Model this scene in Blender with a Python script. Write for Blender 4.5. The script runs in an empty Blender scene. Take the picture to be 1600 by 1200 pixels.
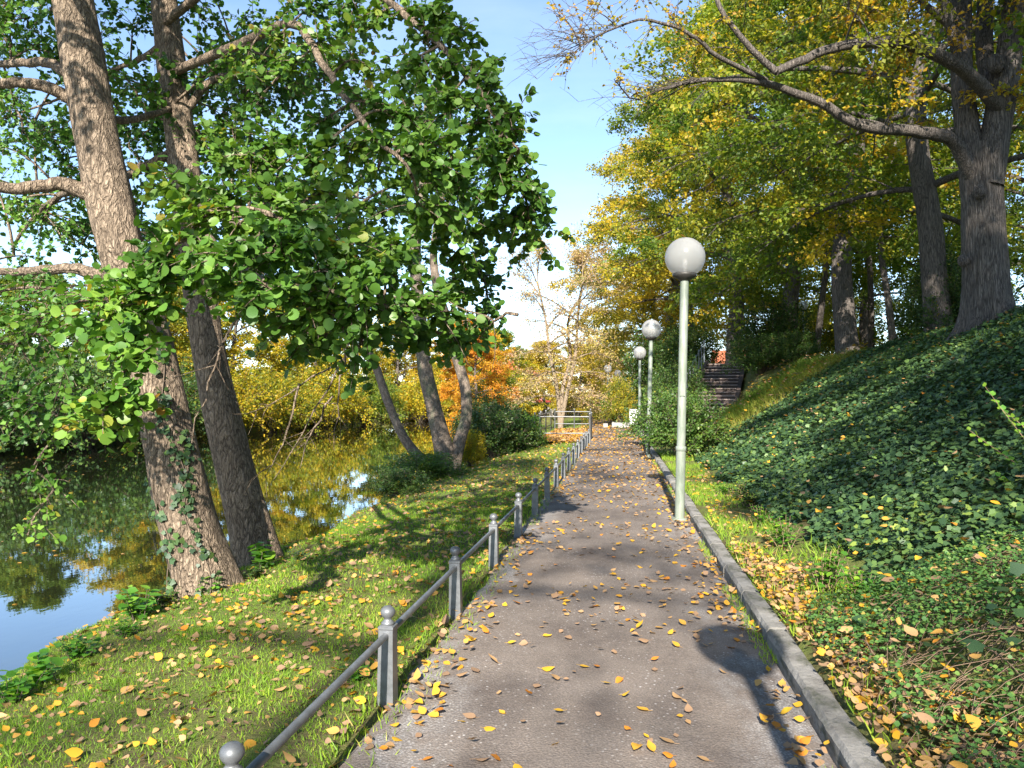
import bpy, math, random
import numpy as np
from mathutils import Matrix, Vector

S = bpy.context.scene
COL = S.collection
RAD = math.radians

# ---------------------------------------------------------------- camera
cam_d = bpy.data.cameras.new('camera')
cam = bpy.data.objects.new('camera', cam_d)
COL.objects.link(cam)
cam.location = (0, 0, 1.6)
cam.rotation_euler = (RAD(91.0), 0, RAD(7.8))
cam_d.sensor_width = 36
cam_d.lens = 27.0
cam_d.clip_start = 0.05
cam_d.clip_end = 3000
S.camera = cam

# ---------------------------------------------------------------- sky and sun
SUN_EL = 32.0
w = bpy.data.worlds.new('World')
S.world = w
w.use_nodes = True
nt = w.node_tree
bg = nt.nodes['Background']
sky = nt.nodes.new('ShaderNodeTexSky')
sky.sky_type = 'NISHITA'
sky.sun_disc = False
sky.sun_elevation = RAD(SUN_EL)
sky.sun_rotation = RAD(180)
sky.air_density = 1.0
sky.altitude = 900
sky.dust_density = 0.12
sky.ozone_density = 2.0
# thin high cloud, brushed over the whole dome
tc = nt.nodes.new('ShaderNodeTexCoord')
mp = nt.nodes.new('ShaderNodeMapping')
mp.inputs['Scale'].default_value = (1.2, 2.2, 4.0)
nz = nt.nodes.new('ShaderNodeTexNoise')
nz.inputs['Scale'].default_value = 1.7
nz.inputs['Detail'].default_value = 6
nz.inputs['Roughness'].default_value = 0.6
cr = nt.nodes.new('ShaderNodeValToRGB')
cr.color_ramp.elements[0].position = 0.46
cr.color_ramp.elements[1].position = 0.78
cr.color_ramp.elements[0].color = (0, 0, 0, 1)
cr.color_ramp.elements[1].color = (0.16, 0.16, 0.16, 1)
mx = nt.nodes.new('ShaderNodeMixRGB')
mx.inputs['Color2'].default_value = (5.2, 5.6, 6.0, 1)
nt.links.new(tc.outputs['Generated'], mp.inputs['Vector'])
nt.links.new(mp.outputs['Vector'], nz.inputs['Vector'])
nt.links.new(nz.outputs['Fac'], cr.inputs['Fac'])
nt.links.new(cr.outputs['Color'], mx.inputs['Fac'])
nt.links.new(sky.outputs['Color'], mx.inputs['Color1'])
nt.links.new(mx.outputs['Color'], bg.inputs['Color'])
bg.inputs['Strength'].default_value = 0.104

sd = bpy.data.lights.new('sun', 'SUN')
sun = bpy.data.objects.new('sun', sd)
COL.objects.link(sun)
sd.energy = 5.0
sd.angle = RAD(0.53)
sd.color = (1.0, 0.94, 0.84)
sun.location = (0, -20, 30)
sun.rotation_euler = (RAD(90 - SUN_EL), 0, RAD(0.4))   # light travels along +Y, downwards

vs = S.view_settings
vs.view_transform = 'Standard'
vs.look = 'None'
vs.gamma = 1.0
vs.use_curve_mapping = False
vs.exposure = 1.62
S.cycles.use_denoising = True
S.cycles.max_bounces = 8
S.cycles.transparent_max_bounces = 8
S.cycles.sample_clamp_indirect = 6.0

# ---------------------------------------------------------------- helpers
def tag(o, label=None, cat=None, group=None, kind=None):
    if label: o['label'] = label
    if cat: o['category'] = cat
    if group: o['group'] = group
    if kind: o['kind'] = kind
    return o

def empty(name, loc=(0, 0, 0), rz=0.0):
    o = bpy.data.objects.new(name, None)
    o.empty_display_size = 0.1
    o.location = loc
    o.rotation_euler = (0, 0, rz)
    COL.objects.link(o)
    return o

def link(name, me, parent=None, loc=None, rot=None, scale=None):
    o = bpy.data.objects.new(name, me)
    COL.objects.link(o)
    if parent is not None: o.parent = parent
    if loc is not None: o.location = loc
    if rot is not None: o.rotation_euler = rot
    if scale is not None: o.scale = scale if hasattr(scale, '__len__') else (scale,) * 3
    return o

def copy_tree(o, parent=None):
    c = o.copy()
    COL.objects.link(c)
    c.parent = parent
    for ch in list(o.children):
        copy_tree(ch, c)
    return c

class MB:
    """collects vertices and faces of ONE mesh"""
    def __init__(s):
        s.v = []; s.l = []; s.t = []; s.n = 0; s.a = []; s.sm = []
    def add(s, v, f, a=0.0, smooth=False):
        v = np.asarray(v, float).reshape(-1, 3); f = np.asarray(f, int)
        s.v.append(v); s.l.append((f + s.n).ravel())
        s.t.append(np.full(len(f), f.shape[1], int))
        s.a.append(np.broadcast_to(np.asarray(a, float), (len(f),)).copy())
        s.sm.append(np.full(len(f), smooth))
        s.n += len(v)
    def box(s, lo, hi, a=0.0):
        x0, y0, z0 = lo; x1, y1, z1 = hi
        s.add([(x0,y0,z0),(x1,y0,z0),(x1,y1,z0),(x0,y1,z0),(x0,y0,z1),(x1,y0,z1),(x1,y1,z1),(x0,y1,z1)],
              [(3,2,1,0),(4,5,6,7),(0,1,5,4),(1,2,6,5),(2,3,7,6),(3,0,4,7)], a)
    def cbox(s, lo, hi, b, a=0.0):
        """box with chamfered top edges"""
        x0, y0, z0 = lo; x1, y1, z1 = hi
        v = [(x0,y0,z0),(x1,y0,z0),(x1,y1,z0),(x0,y1,z0),(x0,y0,z1-b),(x1,y0,z1-b),(x1,y1,z1-b),(x0,y1,z1-b),
             (x0+b,y0+b,z1),(x1-b,y0+b,z1),(x1-b,y1-b,z1),(x0+b,y1-b,z1)]
        f = [(3,2,1,0),(8,9,10,11)]
        for i in range(4):
            j = (i+1) % 4
            f += [(i,j,4+j,4+i),(4+i,4+j,8+j,8+i)]
        s.add(v, f, a)
    def tube(s, p, r, n=6, a=0.0, cap=True):
        p = np.asarray(p, float); r = np.broadcast_to(np.asarray(r, float), (len(p),))
        t = np.gradient(p, axis=0); t /= np.linalg.norm(t, axis=1)[:, None] + 1e-9
        m = t.mean(0); ref = np.eye(3)[int(np.argmin(np.abs(m)))]
        u = np.cross(t, ref); u /= np.linalg.norm(u, axis=1)[:, None] + 1e-9
        w_ = np.cross(t, u)
        an = np.arange(n) * 2 * math.pi / n
        ring = p[:, None] + r[:, None, None] * (np.cos(an)[None, :, None] * u[:, None] + np.sin(an)[None, :, None] * w_[:, None])
        k = len(p); i = np.arange(k-1)[:, None] * n; j = np.arange(n)[None]; j2 = (j+1) % n
        f = np.stack([i+j, i+j2, i+n+j2, i+n+j], -1).reshape(-1, 4)
        s.add(ring.reshape(-1, 3), f, a, True)
        if cap and n > 3:
            for q, c in ((0, ring[0]), (k-1, ring[-1])):
                o = s.n
                s.add(c, [tuple(range(n)) if q == 0 else tuple(range(n-1, -1, -1))], a)
    def lathe(s, prof, n=20, c=(0, 0, 0), a=0.0, smooth=True):
        pr = np.asarray(prof, float); an = np.arange(n) * 2 * math.pi / n
        v = np.stack([pr[:, 0:1]*np.cos(an), pr[:, 0:1]*np.sin(an), np.repeat(pr[:, 1:2], n, 1)], -1) + np.asarray(c, float)
        k = len(pr); i = np.arange(k-1)[:, None]*n; j = np.arange(n)[None]; j2 = (j+1) % n
        s.add(v.reshape(-1, 3), np.stack([i+j, i+j2, i+n+j2, i+n+j], -1).reshape(-1, 4), a, smooth)
    def mesh(s, name, mats=()):
        me = bpy.data.meshes.new(name)
        if not s.v: return me
        v = np.concatenate(s.v); l = np.concatenate(s.l); t = np.concatenate(s.t)
        me.vertices.add(len(v)); me.vertices.foreach_set('co', v.ravel())
        me.loops.add(len(l)); me.loops.foreach_set('vertex_index', l)
        me.polygons.add(len(t))
        me.polygons.foreach_set('loop_start', np.concatenate([[0], np.cumsum(t)[:-1]]))
        me.polygons.foreach_set('loop_total', t)
        me.polygons.foreach_set('use_smooth', np.concatenate(s.sm))
        at = me.attributes.new('rnd', 'FLOAT', 'FACE')
        at.data.foreach_set('value', np.concatenate(s.a))
        me.update(calc_edges=True)
        for m in (mats if isinstance(mats, (list, tuple)) else [mats]): me.materials.append(m)
        return me
    def build(s, name, mats, parent=None, **k):
        return link(name, s.mesh(name, mats), parent, **k)

def nrm(a):
    a = np.asarray(a, float)
    return a / (np.linalg.norm(a, axis=-1, keepdims=True) + 1e-9)

# leaf outlines: x sideways, y along the blade from stalk to tip, z off the blade
T_ROUND = (np.array([(0,0,0),(.30,.10,.05),(.47,.38,.09),(.43,.70,.08),(.20,.95,.04),(0,.93,-.02),
                     (-.20,.95,.04),(-.43,.70,.08),(-.47,.38,.09),(-.30,.10,.05),(0,.45,-.01)]),
           np.array([(0,1,2,10),(10,2,3,4),(10,4,5,5),(0,10,8,9),(10,6,7,8),(10,5,6,6)]))
T_ROUND = (T_ROUND[0], [np.array([(0,1,2,10),(0,10,8,9)]), np.array([(10,2,3,4,5),(10,5,6,7,8)])])
T_KITE = (np.array([(0,0,0),(.36,.42,.07),(0,1,0),(-.36,.42,.07)]), [np.array([(0,1,2),(0,2,3)])])
T_OVAL = (np.array([(0,0,0),(.30,.25,.06),(.32,.6,.06),(0,1,0),(-.32,.6,.06),(-.30,.25,.06)]),
          [np.array([(0,1,2,3),(0,3,4,5)])])
T_IVY = (np.array([(0,0,0),(.32,-.12,.03),(.42,.16,.06),(.54,.40,.0),(.32,.58,.05),(0,.95,-.03),
                   (-.32,.58,.05),(-.54,.40,0),(-.42,.16,.06),(-.32,-.12,.03),(0,.3,.0)]),
         [np.array([(0,1,2,10),(10,2,3,4),(0,10,8,9),(10,6,7,8)]), np.array([(10,4,5),(10,5,6)])])
T_IVY2 = (np.array([(0,-.02,0),(.44,.02,.05),(.48,.44,.03),(0,.95,-.02),(-.48,.44,.03),(-.44,.02,.05)]), [np.array([(0,1,2,3),(0,3,4,5)])])
T_BLADE = (np.array([(-.5,0,0),(.5,0,0),(.38,.55,.10),(-.38,.55,.10),(0,1,.38)]),
           [np.array([(0,1,2,3)]), np.array([(3,2,4)])])
def curl(tip, sides, tw):
    v = [(0,-.12,0),(.04,0,.01)]
    out = []
    for x, y in ((0,0),(.24,.14),(.38,.36),(.34,.62),(.17,.85),(0,1.06),(-.17,.85),(-.34,.62),(-.38,.36),(-.24,.14)):
        out.append((x, y, sides*abs(x)*abs(x)*3 + tip*y*y + tw*x*y))
    mid = [(0,.36,tip*.13),(0,.66,tip*.43)]
    return (np.array(out + mid), [np.array([(0,1,2,10),(10,2,3,11),(11,3,4,5),(0,10,8,9),(10,11,7,8),(11,5,6,7)])])
T_FALL = [curl(.10,.10,.1), curl(.22,-.12,-.15), curl(-.12,.35,.2), curl(.03,.05,0), curl(.35,.28,.1), curl(-.05,-.2,.3)]

def leaves(mb, T, pos, d, n, size, a, wide=1.0):
    """many copies of one outline: pos (N,3), tip direction d, blade normal n"""
    pos = np.asarray(pos, float); N = len(pos)
    if N == 0: return
    d = nrm(np.broadcast_to(d, (N, 3))); n = np.broadcast_to(np.asarray(n, float), (N, 3))
    x = nrm(np.cross(d, n)); z = np.cross(x, d)
    s = np.broadcast_to(np.asarray(size, float), (N,))[:, None, None]
    wd = np.broadcast_to(np.asarray(wide, float), (N,))[:, None, None]
    t = T[0]
    V = pos[:, None] + s * (wd*t[None, :, 0:1]*x[:, None] + t[None, :, 1:2]*d[:, None] + t[None, :, 2:3]*z[:, None])
    k = len(t); a = np.broadcast_to(np.asarray(a, float), (N,))
    base = mb.n
    mb.v.append(V.reshape(-1, 3)); mb.n += N*k
    for f in T[1]:
        ff = (np.arange(N)[:, None, None]*k + f[None]).reshape(-1, f.shape[1]) + base
        mb.l.append(ff.ravel()); mb.t.append(np.full(len(ff), f.shape[1], int))
        mb.a.append(np.repeat(a, len(f))); mb.sm.append(np.full(len(ff), True))

def bez(s, m, e, n):
    t = np.linspace(0, 1, n)[:, None]
    return (1-t)**2*np.asarray(s, float) + 2*t*(1-t)*np.asarray(m, float) + t*t*np.asarray(e, float)

def smooth_path(pts, n):
    """Catmull-Rom through the given points"""
    p = np.asarray(pts, float); p = np.vstack([2*p[0]-p[1], p, 2*p[-1]-p[-2]])
    out = []
    for u in np.linspace(0, len(pts)-1-1e-6, n):
        i = int(u); t = u-i; a, b, c, d = p[i:i+4]
        out.append(.5*((2*b)+(-a+c)*t+(2*a-5*b+4*c-d)*t*t+(-a+3*b-3*c+d)*t**3))
    return np.array(out)

# ---------------------------------------------------------------- materials
def mat(name):
    m = bpy.data.materials.new(name)
    m.use_nodes = True
    t = m.node_tree
    return m, t, t.nodes['Principled BSDF'], t.nodes['Material Output']

def node(t, kind, **k):
    n = t.nodes.new(kind)
    for a, v in k.items():
        if a in n.inputs: n.inputs[a].default_value = v
        else: setattr(n, a, v)
    return n

def ramp(t, stops, fac):
    r = t.nodes.new('ShaderNodeValToRGB')
    e = r.color_ramp.elements
    while len(e) < len(stops): e.new(0.5)
    for el, (p, c) in zip(e, stops):
        el.position = p; el.color = (*c, 1)
    t.links.new(fac, r.inputs['Fac'])
    return r.outputs['Color']

def coords(t, scale=(1, 1, 1), kind='Object'):
    tc = t.nodes.new('ShaderNodeTexCoord')
    m = t.nodes.new('ShaderNodeMapping')
    m.inputs['Scale'].default_value = scale
    t.links.new(tc.outputs[kind], m.inputs['Vector'])
    return m.outputs['Vector']

def noise(t, vec, scale, detail=4, rough=.55):
    n = node(t, 'ShaderNodeTexNoise', Scale=scale, Detail=detail, Roughness=rough)
    t.links.new(vec, n.inputs['Vector'])
    return n.outputs['Fac']

def mixc(t, fac, a, b, mode='MIX'):
    m = t.nodes.new('ShaderNodeMixRGB'); m.blend_type = mode
    for s, v in (('Fac', fac), ('Color1', a), ('Color2', b)):
        if hasattr(v, 'is_output'): t.links.new(v, m.inputs[s])
        elif hasattr(v, '__len__'): m.inputs[s].default_value = (*v, 1)
        else: m.inputs[s].default_value = v
    return m.outputs['Color']

def bump(t, h, bs, strength=.5, dist=.02):
    b = node(t, 'ShaderNodeBump', Strength=strength, Distance=dist)
    t.links.new(h, b.inputs['Height'])
    t.links.new(b.outputs['Normal'], bs.inputs['Normal'])

def leaf_mat(name, stops, trans=.35, rough=.45, spec=.4):
    """two-sided leaf: sheen on the blade, light glowing through it"""
    m, t, bs, out = mat(name)
    at = node(t, 'ShaderNodeAttribute', attribute_name='rnd')
    oi = t.nodes.new('ShaderNodeObjectInfo')
    c = ramp(t, stops, at.outputs['Fac'])
    hs = node(t, 'ShaderNodeHueSaturation')
    mr = node(t, 'ShaderNodeMapRange'); mr.inputs[3].default_value = .82; mr.inputs[4].default_value = 1.18
    t.links.new(oi.outputs['Random'], mr.inputs[0]); t.links.new(mr.outputs[0], hs.inputs['Value'])
    t.links.new(c, hs.inputs['Color'])
    c = hs.outputs['Color']
    t.links.new(c, bs.inputs['Base Color'])
    bs.inputs['Roughness'].default_value = rough
    bs.inputs['Specular IOR Level'].default_value = spec
    tr = t.nodes.new('ShaderNodeBsdfTranslucent')
    c2 = mixc(t, 1.0, c, (1.5, 1.55, .6), 'MULTIPLY')
    t.links.new(c2, tr.inputs['Color'])
    ms = node(t, 'ShaderNodeMixShader', Fac=trans)
    t.links.new(bs.outputs[0], ms.inputs[1]); t.links.new(tr.outputs[0], ms.inputs[2])
    t.links.new(ms.outputs[0], out.inputs['Surface'])
    return m

def bark_mat(name, dark, light, sc=(9, 9, 2.2), strength=.9, moss=None):
    m, t, bs, out = mat(name)
    v = coords(t, sc)
    wob = noise(t, v, 1.2, 5)
    wv = t.nodes.new('ShaderNodeTexNoise'); wv.inputs['Scale'].default_value = 1.6; wv.inputs['Detail'].default_value = 5
    t.links.new(v, wv.inputs['Vector'])
    vm = mixc(t, .9, v, wv.outputs['Color'], 'ADD')
    cracks = []
    for sc_ in (3.1, 6.3):
        vo = node(t, 'ShaderNodeTexVoronoi', feature='DISTANCE_TO_EDGE', Scale=sc_)
        t.links.new(vm, vo.inputs['Vector'])
        cracks.append(ramp(t, [(0, (0, 0, 0)), (.22, (1, 1, 1))], vo.outputs['Distance']))
    crack = mixc(t, .45, cracks[0], cracks[1])
    fine = noise(t, v, 9, 7, .75)
    h = mixc(t, .42, crack, fine)
    big = noise(t, coords(t, (1.5, 1.5, .7)), 2.0, 4)
    c = ramp(t, [(.22, dark), (.50, tuple((x+y)*.42 for x, y in zip(dark, light))), (.85, light)], mixc(t, .22, h, big))
    if moss:
        c = mixc(t, ramp(t, [(.52, (0, 0, 0)), (.66, (.7, .7, .7))], noise(t, coords(t, (1.3, 1.3, .6)), 2.1, 6)), c, moss)
    t.links.new(c, bs.inputs['Base Color'])
    bs.inputs['Roughness'].default_value = .9
    bs.inputs['Specular IOR Level'].default_value = .15
    bump(t, h, bs, strength, .06)
    return m

def plain(name, col, rough=.6, metal=0, var=.15, sc=6, bstr=.15, col2=None, spec=.4):
    m, t, bs, out = mat(name)
    v = coords(t)
    n = noise(t, v, sc, 6, .6)
    c2 = col2 or tuple(x*(1-var*2) for x in col)
    c = ramp(t, [(.35, c2), (.65, col)], n)
    t.links.new(c, bs.inputs['Base Color'])
    bs.inputs['Roughness'].default_value = rough
    bs.inputs['Metallic'].default_value = metal
    bs.inputs['Specular IOR Level'].default_value = spec
    if bstr: bump(t, noise(t, v, sc*6, 4), bs, bstr, .01)
    return m

M = {}
M['alder_bark'] = bark_mat('alder_bark', (.060, .043, .031), (.42, .32, .23), (5.5, 5.5, 1.7))
M['lime_bark'] = bark_mat('lime_bark', (.034, .029, .026), (.27, .23, .20), (8, 8, .75))
M['smooth_bark'] = bark_mat('smooth_bark', (.09, .07, .055), (.27, .215, .17), (3, 3, 2), .45, (.10, .12, .07))
M['pale_bark'] = bark_mat('pale_bark', (.17, .125, .09), (.33, .26, .18), (4, 4, 1.5), .4)
M['twig'] = plain('twig', (.16, .12, .085), .85, bstr=0)
M['dry_twig'] = plain('dry_twig', (.30, .20, .13), .85, bstr=0, col2=(.17, .11, .07))
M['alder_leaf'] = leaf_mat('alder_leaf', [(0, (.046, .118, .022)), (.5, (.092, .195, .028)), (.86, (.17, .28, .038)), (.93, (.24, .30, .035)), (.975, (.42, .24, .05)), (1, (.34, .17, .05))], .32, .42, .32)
M['lime_leaf'] = leaf_mat('lime_leaf', [(0, (.06, .105, .016)), (.36, (.15, .19, .02)), (.58, (.31, .29, .024)), (.82, (.50, .36, .026)), (1, (.50, .26, .03))], .48, .5, .3)
M['lime_leaf_yellow'] = leaf_mat('lime_leaf_yellow', [(0, (.12, .15, .018)), (.28, (.30, .27, .024)), (.65, (.52, .38, .03)), (1, (.52, .29, .045))], .42, .5, .3)
M['lime_leaf_green'] = leaf_mat('lime_leaf_green', [(0, (.05, .098, .016)), (.55, (.12, .178, .02)), (.82, (.26, .27, .024)), (1, (.46, .34, .03))], .48, .5, .3)
M['gold_leaf'] = leaf_mat('gold_leaf', [(0, (.08, .13, .015)), (.35, (.22, .24, .018)), (.65, (.48, .36, .02)), (1, (.56, .30, .02))], .40, .5, .3)
M['orange_leaf'] = leaf_mat('orange_leaf', [(0, (.30, .19, .02)), (.5, (.56, .29, .02)), (1, (.46, .12, .03))], .40, .5, .3)
M['bush_leaf'] = leaf_mat('bush_leaf', [(0, (.025, .058, .018)), (.6, (.055, .11, .022)), (.9, (.14, .19, .03)), (1, (.45, .30, .03))], .32, .45, .35)
M['pink_leaf'] = leaf_mat('pink_leaf', [(0, (.40, .34, .07)), (.4, (.48, .37, .13)), (.7, (.46, .30, .17)), (1, (.42, .24, .19))], .40, .5, .3)
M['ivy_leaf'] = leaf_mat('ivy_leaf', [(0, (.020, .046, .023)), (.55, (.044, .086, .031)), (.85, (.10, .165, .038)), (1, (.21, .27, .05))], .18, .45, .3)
M['small_leaf'] = leaf_mat('small_leaf', [(0, (.04, .11, .03)), (.6, (.09, .19, .045)), (.92, (.19, .28, .06)), (1, (.40, .25, .06))], .3, .5, .3)
M['hedge_leaf'] = leaf_mat('hedge_leaf', [(0, (.045, .10, .025)), (.6, (.10, .19, .035)), (.93, (.20, .27, .04)), (1, (.45, .30, .04))], .36, .45, .35)
M['weed_leaf'] = leaf_mat('weed_leaf', [(0, (.05, .15, .02)), (.6, (.10, .26, .03)), (1, (.24, .38, .035))], .4, .45, .35)
M['grass'] = leaf_mat('grass', [(0, (.085, .175, .018)), (.55, (.185, .31, .026)), (.86, (.31, .39, .036)), (1, (.42, .35, .12))], .4, .55, .3)
M['dry_grass'] = leaf_mat('dry_grass', [(0, (.10, .17, .022)), (.4, (.22, .27, .035)), (.75, (.36, .32, .06)), (1, (.30, .19, .08))], .4, .6, .25)
M['fallen'] = leaf_mat('fallen', [(0, (.20, .125, .08)), (.25, (.36, .22, .12)), (.50, (.46, .27, .10)), (.68, (.50, .26, .035)), (.88, (.58, .33, .025)), (1, (.46, .16, .02))], .12, .6, .25)

# ---------------------------------------------------------------- terrain
def wob(x, y, s, seed=0.0):
    """cheap smooth noise, about -1..1"""
    x = np.asarray(x, float)*s + seed*7.31; y = np.asarray(y, float)*s - seed*3.17
    return (np.sin(x*1.7+1.3*np.sin(y*1.1+seed))+np.sin(y*1.9+1.7*np.sin(x*.8-seed))+.6*np.sin((x+y)*2.7+seed*2)+.4*np.sin((x-1.4*y)*4.1))/3.0

def path_x(y):
    y = np.asarray(y, float)
    return -.12 - 1.5*np.clip((y-30)/36, 0, 3)**1.5

def shore(y):
    y = np.asarray(y, float)
    return -4.95 + .22*np.sin(y*.55+1) + .12*np.sin(y*1.7+.4) + .5*np.clip((y-22)/6, 0, 1) + path_x(y)*.9+.1 + .5*np.clip((8.2-y)/3, 0, 1)

WATER = -.70
def lerp_tab(y, ys, vs_): return np.interp(y, ys, vs_)

def H(x, y):
    x = np.asarray(x, float); y = np.asarray(y, float)
    px = path_x(y); sx = shore(y)
    le = px-1.12
    t = np.clip((le-x)/(le-sx), 0, 1)
    zl = .012 - .60*t**1.7 + .018*wob(x, y, 2.2)*np.clip(t*5, 0, 1)
    zl = np.where(x < sx, np.maximum(zl-(sx-x)*1.1, -1.9), zl)
    # far side of the pond and its end
    fb = -24.2 + 1.2*np.sin(y*.13) + .5*np.sin(y*.41)
    zf = np.clip(-1.9 + (fb-x)*1.0, -1.9, .9)
    ze = np.clip(-1.9 + (y-70-2*np.sin(x*.3))*.5, -1.9, -.05)
    zl = np.maximum(zl, np.where(x < sx, np.maximum(zf, ze), -9))
    # bank on the right
    xf = lerp_tab(y, [0, 6, 22, 38, 90], [1.55, 1.6, 2.1, 2.0, 2.0])
    xc = lerp_tab(y, [0, 12, 20, 30, 39, 90], [7.2, 7.0, 7.3, 7.0, 5.4, 5.4])
    s = np.clip((x-xf)/(xc-xf), 0, 1)
    zc = lerp_tab(y, [0, 14, 20, 26, 33, 39, 90], [3.05, 3.02, 2.92, 2.70, 2.85, 3.15, 3.15])
    zr = .09 + zc*(.72*s + .28*s*s*(3-2*s)) + .03*np.clip(x-xc, 0, 30) + .05*wob(x, y, 1.1, 2)*np.clip(s*4, 0, 1)
    # mound of creeping shrubs close to the kerb
    zr = zr + .30*np.exp(-((x-2.15)/.75)**2-((y-4.1)/1.35)**2)
    re = np.where(y < 30, 1.07, px+1.0)
    z = np.where(x < le, zl, np.where(x > re, zr, -.03))
    k = np.clip((x-re)/.35, 0, 1)
    z = np.where((x > re) & (y > 27), -.03*(1-k)+zr*k, z)
    # shallow trench for the flight of steps
    a = np.array([3.35, 29.6]); b = np.array([5.35, 39.2]); ab = b-a
    u = ((x-a[0])*ab[0]+(y-a[1])*ab[1])/(ab@ab)
    dd = np.abs((x-a[0])*ab[1]-(y-a[1])*ab[0])/np.linalg.norm(ab)
    stz = .75 + np.clip(u, 0, 1)*2.5
    kk = np.clip((1.5-dd)/.6, 0, 1)*np.clip((u+.12)/.1, 0, 1)*np.clip((1.08-u)/.06, 0, 1)
    z = z*(1-kk) + (stz-.12)*kk
    return z

def axis(segs):
    out = []
    for a, b, n in segs: out.append(np.linspace(a, b, n, endpoint=False))
    return np.unique(np.round(np.concatenate(out), 4))

def grid(xs, ys, fz):
    X, Y = np.meshgrid(xs, ys)
    v = np.stack([X, Y, fz(X, Y)], -1).reshape(-1, 3)
    nx = len(xs); i = (np.arange(len(ys)-1)[:, None]*nx + np.arange(nx-1)[None]).ravel()
    return v, np.stack([i, i+1, i+1+nx, i+nx], -1)

m, t, bs, out = mat('earth')
v = coords(t, kind='Object')
g = ramp(t, [(.36, (.085, .062, .036)), (.46, (.135, .135, .042)), (.62, (.15, .215, .034))], noise(t, v, 2.6, 7, .65))
g2 = mixc(t, .5, g, ramp(t, [(.3, (.035, .03, .02)), (.7, (.15, .13, .06))], noise(t, v, 19, 5, .7)))
t.links.new(g2, bs.inputs['Base Color']); bs.inputs['Roughness'].default_value = .95
bs.inputs['Specular IOR Level'].default_value = .1
bump(t, noise(t, v, 24, 6, .7), bs, .8, .03)
M['earth'] = m

gm = MB()
xs = axis([(-900, -60, 14), (-60, -30, 16), (-30, -20, 22), (-20, -7, 14), (-7, 9.5, 130), (9.5, 30, 22), (30, 900, 14)])
ys = axis([(-300, -20, 10), (-20, 1, 14), (1, 14, 100), (14, 42, 130), (42, 110, 60), (110, 1500, 18)])
gm.add(*grid(xs, ys, H), smooth=True)
tag(gm.build('ground', M['earth']), kind='structure')

# ---------------------------------------------------------------- water
m, t, bs, out = mat('pond_water')
v = coords(t, (1.0, .55, 1))
bs.inputs['Base Color'].default_value = (.020, .024, .010, 1)
bs.inputs['Roughness'].default_value = .015
bs.inputs['IOR'].default_value = 1.33
gl = node(t, 'ShaderNodeBsdfGlossy', Roughness=.012)
gl.inputs['Color'].default_value = (.86, .90, .95, 1)
fr = node(t, 'ShaderNodeFresnel', IOR=1.75)
bh = node(t, 'ShaderNodeBump', Strength=.028, Distance=.05)
h = mixc(t, .3, noise(t, v, 1.3, 2), noise(t, v, 7, 2))
t.links.new(h, bh.inputs['Height'])
for n_ in (bs, gl, fr): t.links.new(bh.outputs['Normal'], n_.inputs['Normal'])
ms = t.nodes.new('ShaderNodeMixShader')
t.links.new(fr.outputs[0], ms.inputs[0]); t.links.new(bs.outputs[0], ms.inputs[1]); t.links.new(gl.outputs[0], ms.inputs[2])
t.links.new(ms.outputs[0], out.inputs['Surface'])
wm = MB()
wm.add([(-34, -40, WATER), (-2.5, -40, WATER), (-2.5, 84, WATER), (-34, 84, WATER)], [(0, 1, 2, 3)])
tag(wm.build('pond', m), kind='structure')

# ---------------------------------------------------------------- path
m, t, bs, out = mat('path_surface')
v = coords(t)
base = ramp(t, [(.32, (.118, .096, .083)), (.5, (.165, .138, .119)), (.70, (.203, .171, .149))], noise(t, v, 1.1, 7, .65))
grit = ramp(t, [(.40, (.70, .70, .70)), (.62, (1.25, 1.22, 1.20))], noise(t, v, 95, 4, .8))
c = mixc(t, 1.0, base, grit, 'MULTIPLY')
vo = node(t, 'ShaderNodeTexVoronoi', Scale=26); t.links.new(v, vo.inputs['Vector'])
vo2 = node(t, 'ShaderNodeTexVoronoi', Scale=75); t.links.new(v, vo2.inputs['Vector'])
patch = noise(t, coords(t, (1, .45, 1)), 1.5, 5, .6)
sp = mixc(t, 1.0, ramp(t, [(.13, (1, 1, 1)), (.20, (0, 0, 0))], vo.outputs['Distance']), ramp(t, [(.44, (.15, .15, .15)), (.62, (1, 1, 1))], patch), 'MULTIPLY')
c = mixc(t, sp, c, (.42, .39, .37))
c = mixc(t, 1.0, c, ramp(t, [(.34, (.66, .66, .68)), (.50, (1, 1, 1)), (.72, (1.10, 1.08, 1.06))], noise(t, coords(t, (1, .6, 1)), .9, 6, .65)), 'MULTIPLY')
# pale loose gravel along both edges
sx_ = node(t, 'ShaderNodeSeparateXYZ'); t.links.new(v, sx_.inputs[0])
ax = node(t, 'ShaderNodeMath', operation='ABSOLUTE'); ad = node(t, 'ShaderNodeMath', operation='ADD'); ad.inputs[1].default_value = .12
t.links.new(sx_.outputs[0], ad.inputs[0]); t.links.new(ad.outputs[0], ax.inputs[0])
ed = mixc(t, 1.0, ramp(t, [(.55, (0, 0, 0)), (.95, (1, 1, 1))], ax.outputs[0]), ramp(t, [(.48, (0, 0, 0)), (.60, (1, 1, 1))], noise(t, coords(t, (1, .5, 1)), 1.9, 6, .7)), 'MULTIPLY')
gr = ramp(t, [(.15, (.42, .40, .385)), (.55, (.20, .185, .175))], vo2.outputs['Distance'])
c = mixc(t, ed, c, gr)
t.links.new(c, bs.inputs['Base Color']); bs.inputs['Roughness'].default_value = .9
bs.inputs['Specular IOR Level'].default_value = .2
hb = mixc(t, .5, noise(t, v, 110, 4, .7), vo2.outputs['Distance'])
bump(t, hb, bs, .55, .012)
M['path'] = m
pm = MB()
ysp = np.concatenate([np.arange(-4, 16, .12), np.arange(16, 96, .5)])
us = np.linspace(-1, 1, 34)
U, Y = np.meshgrid(us, ysp)
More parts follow.
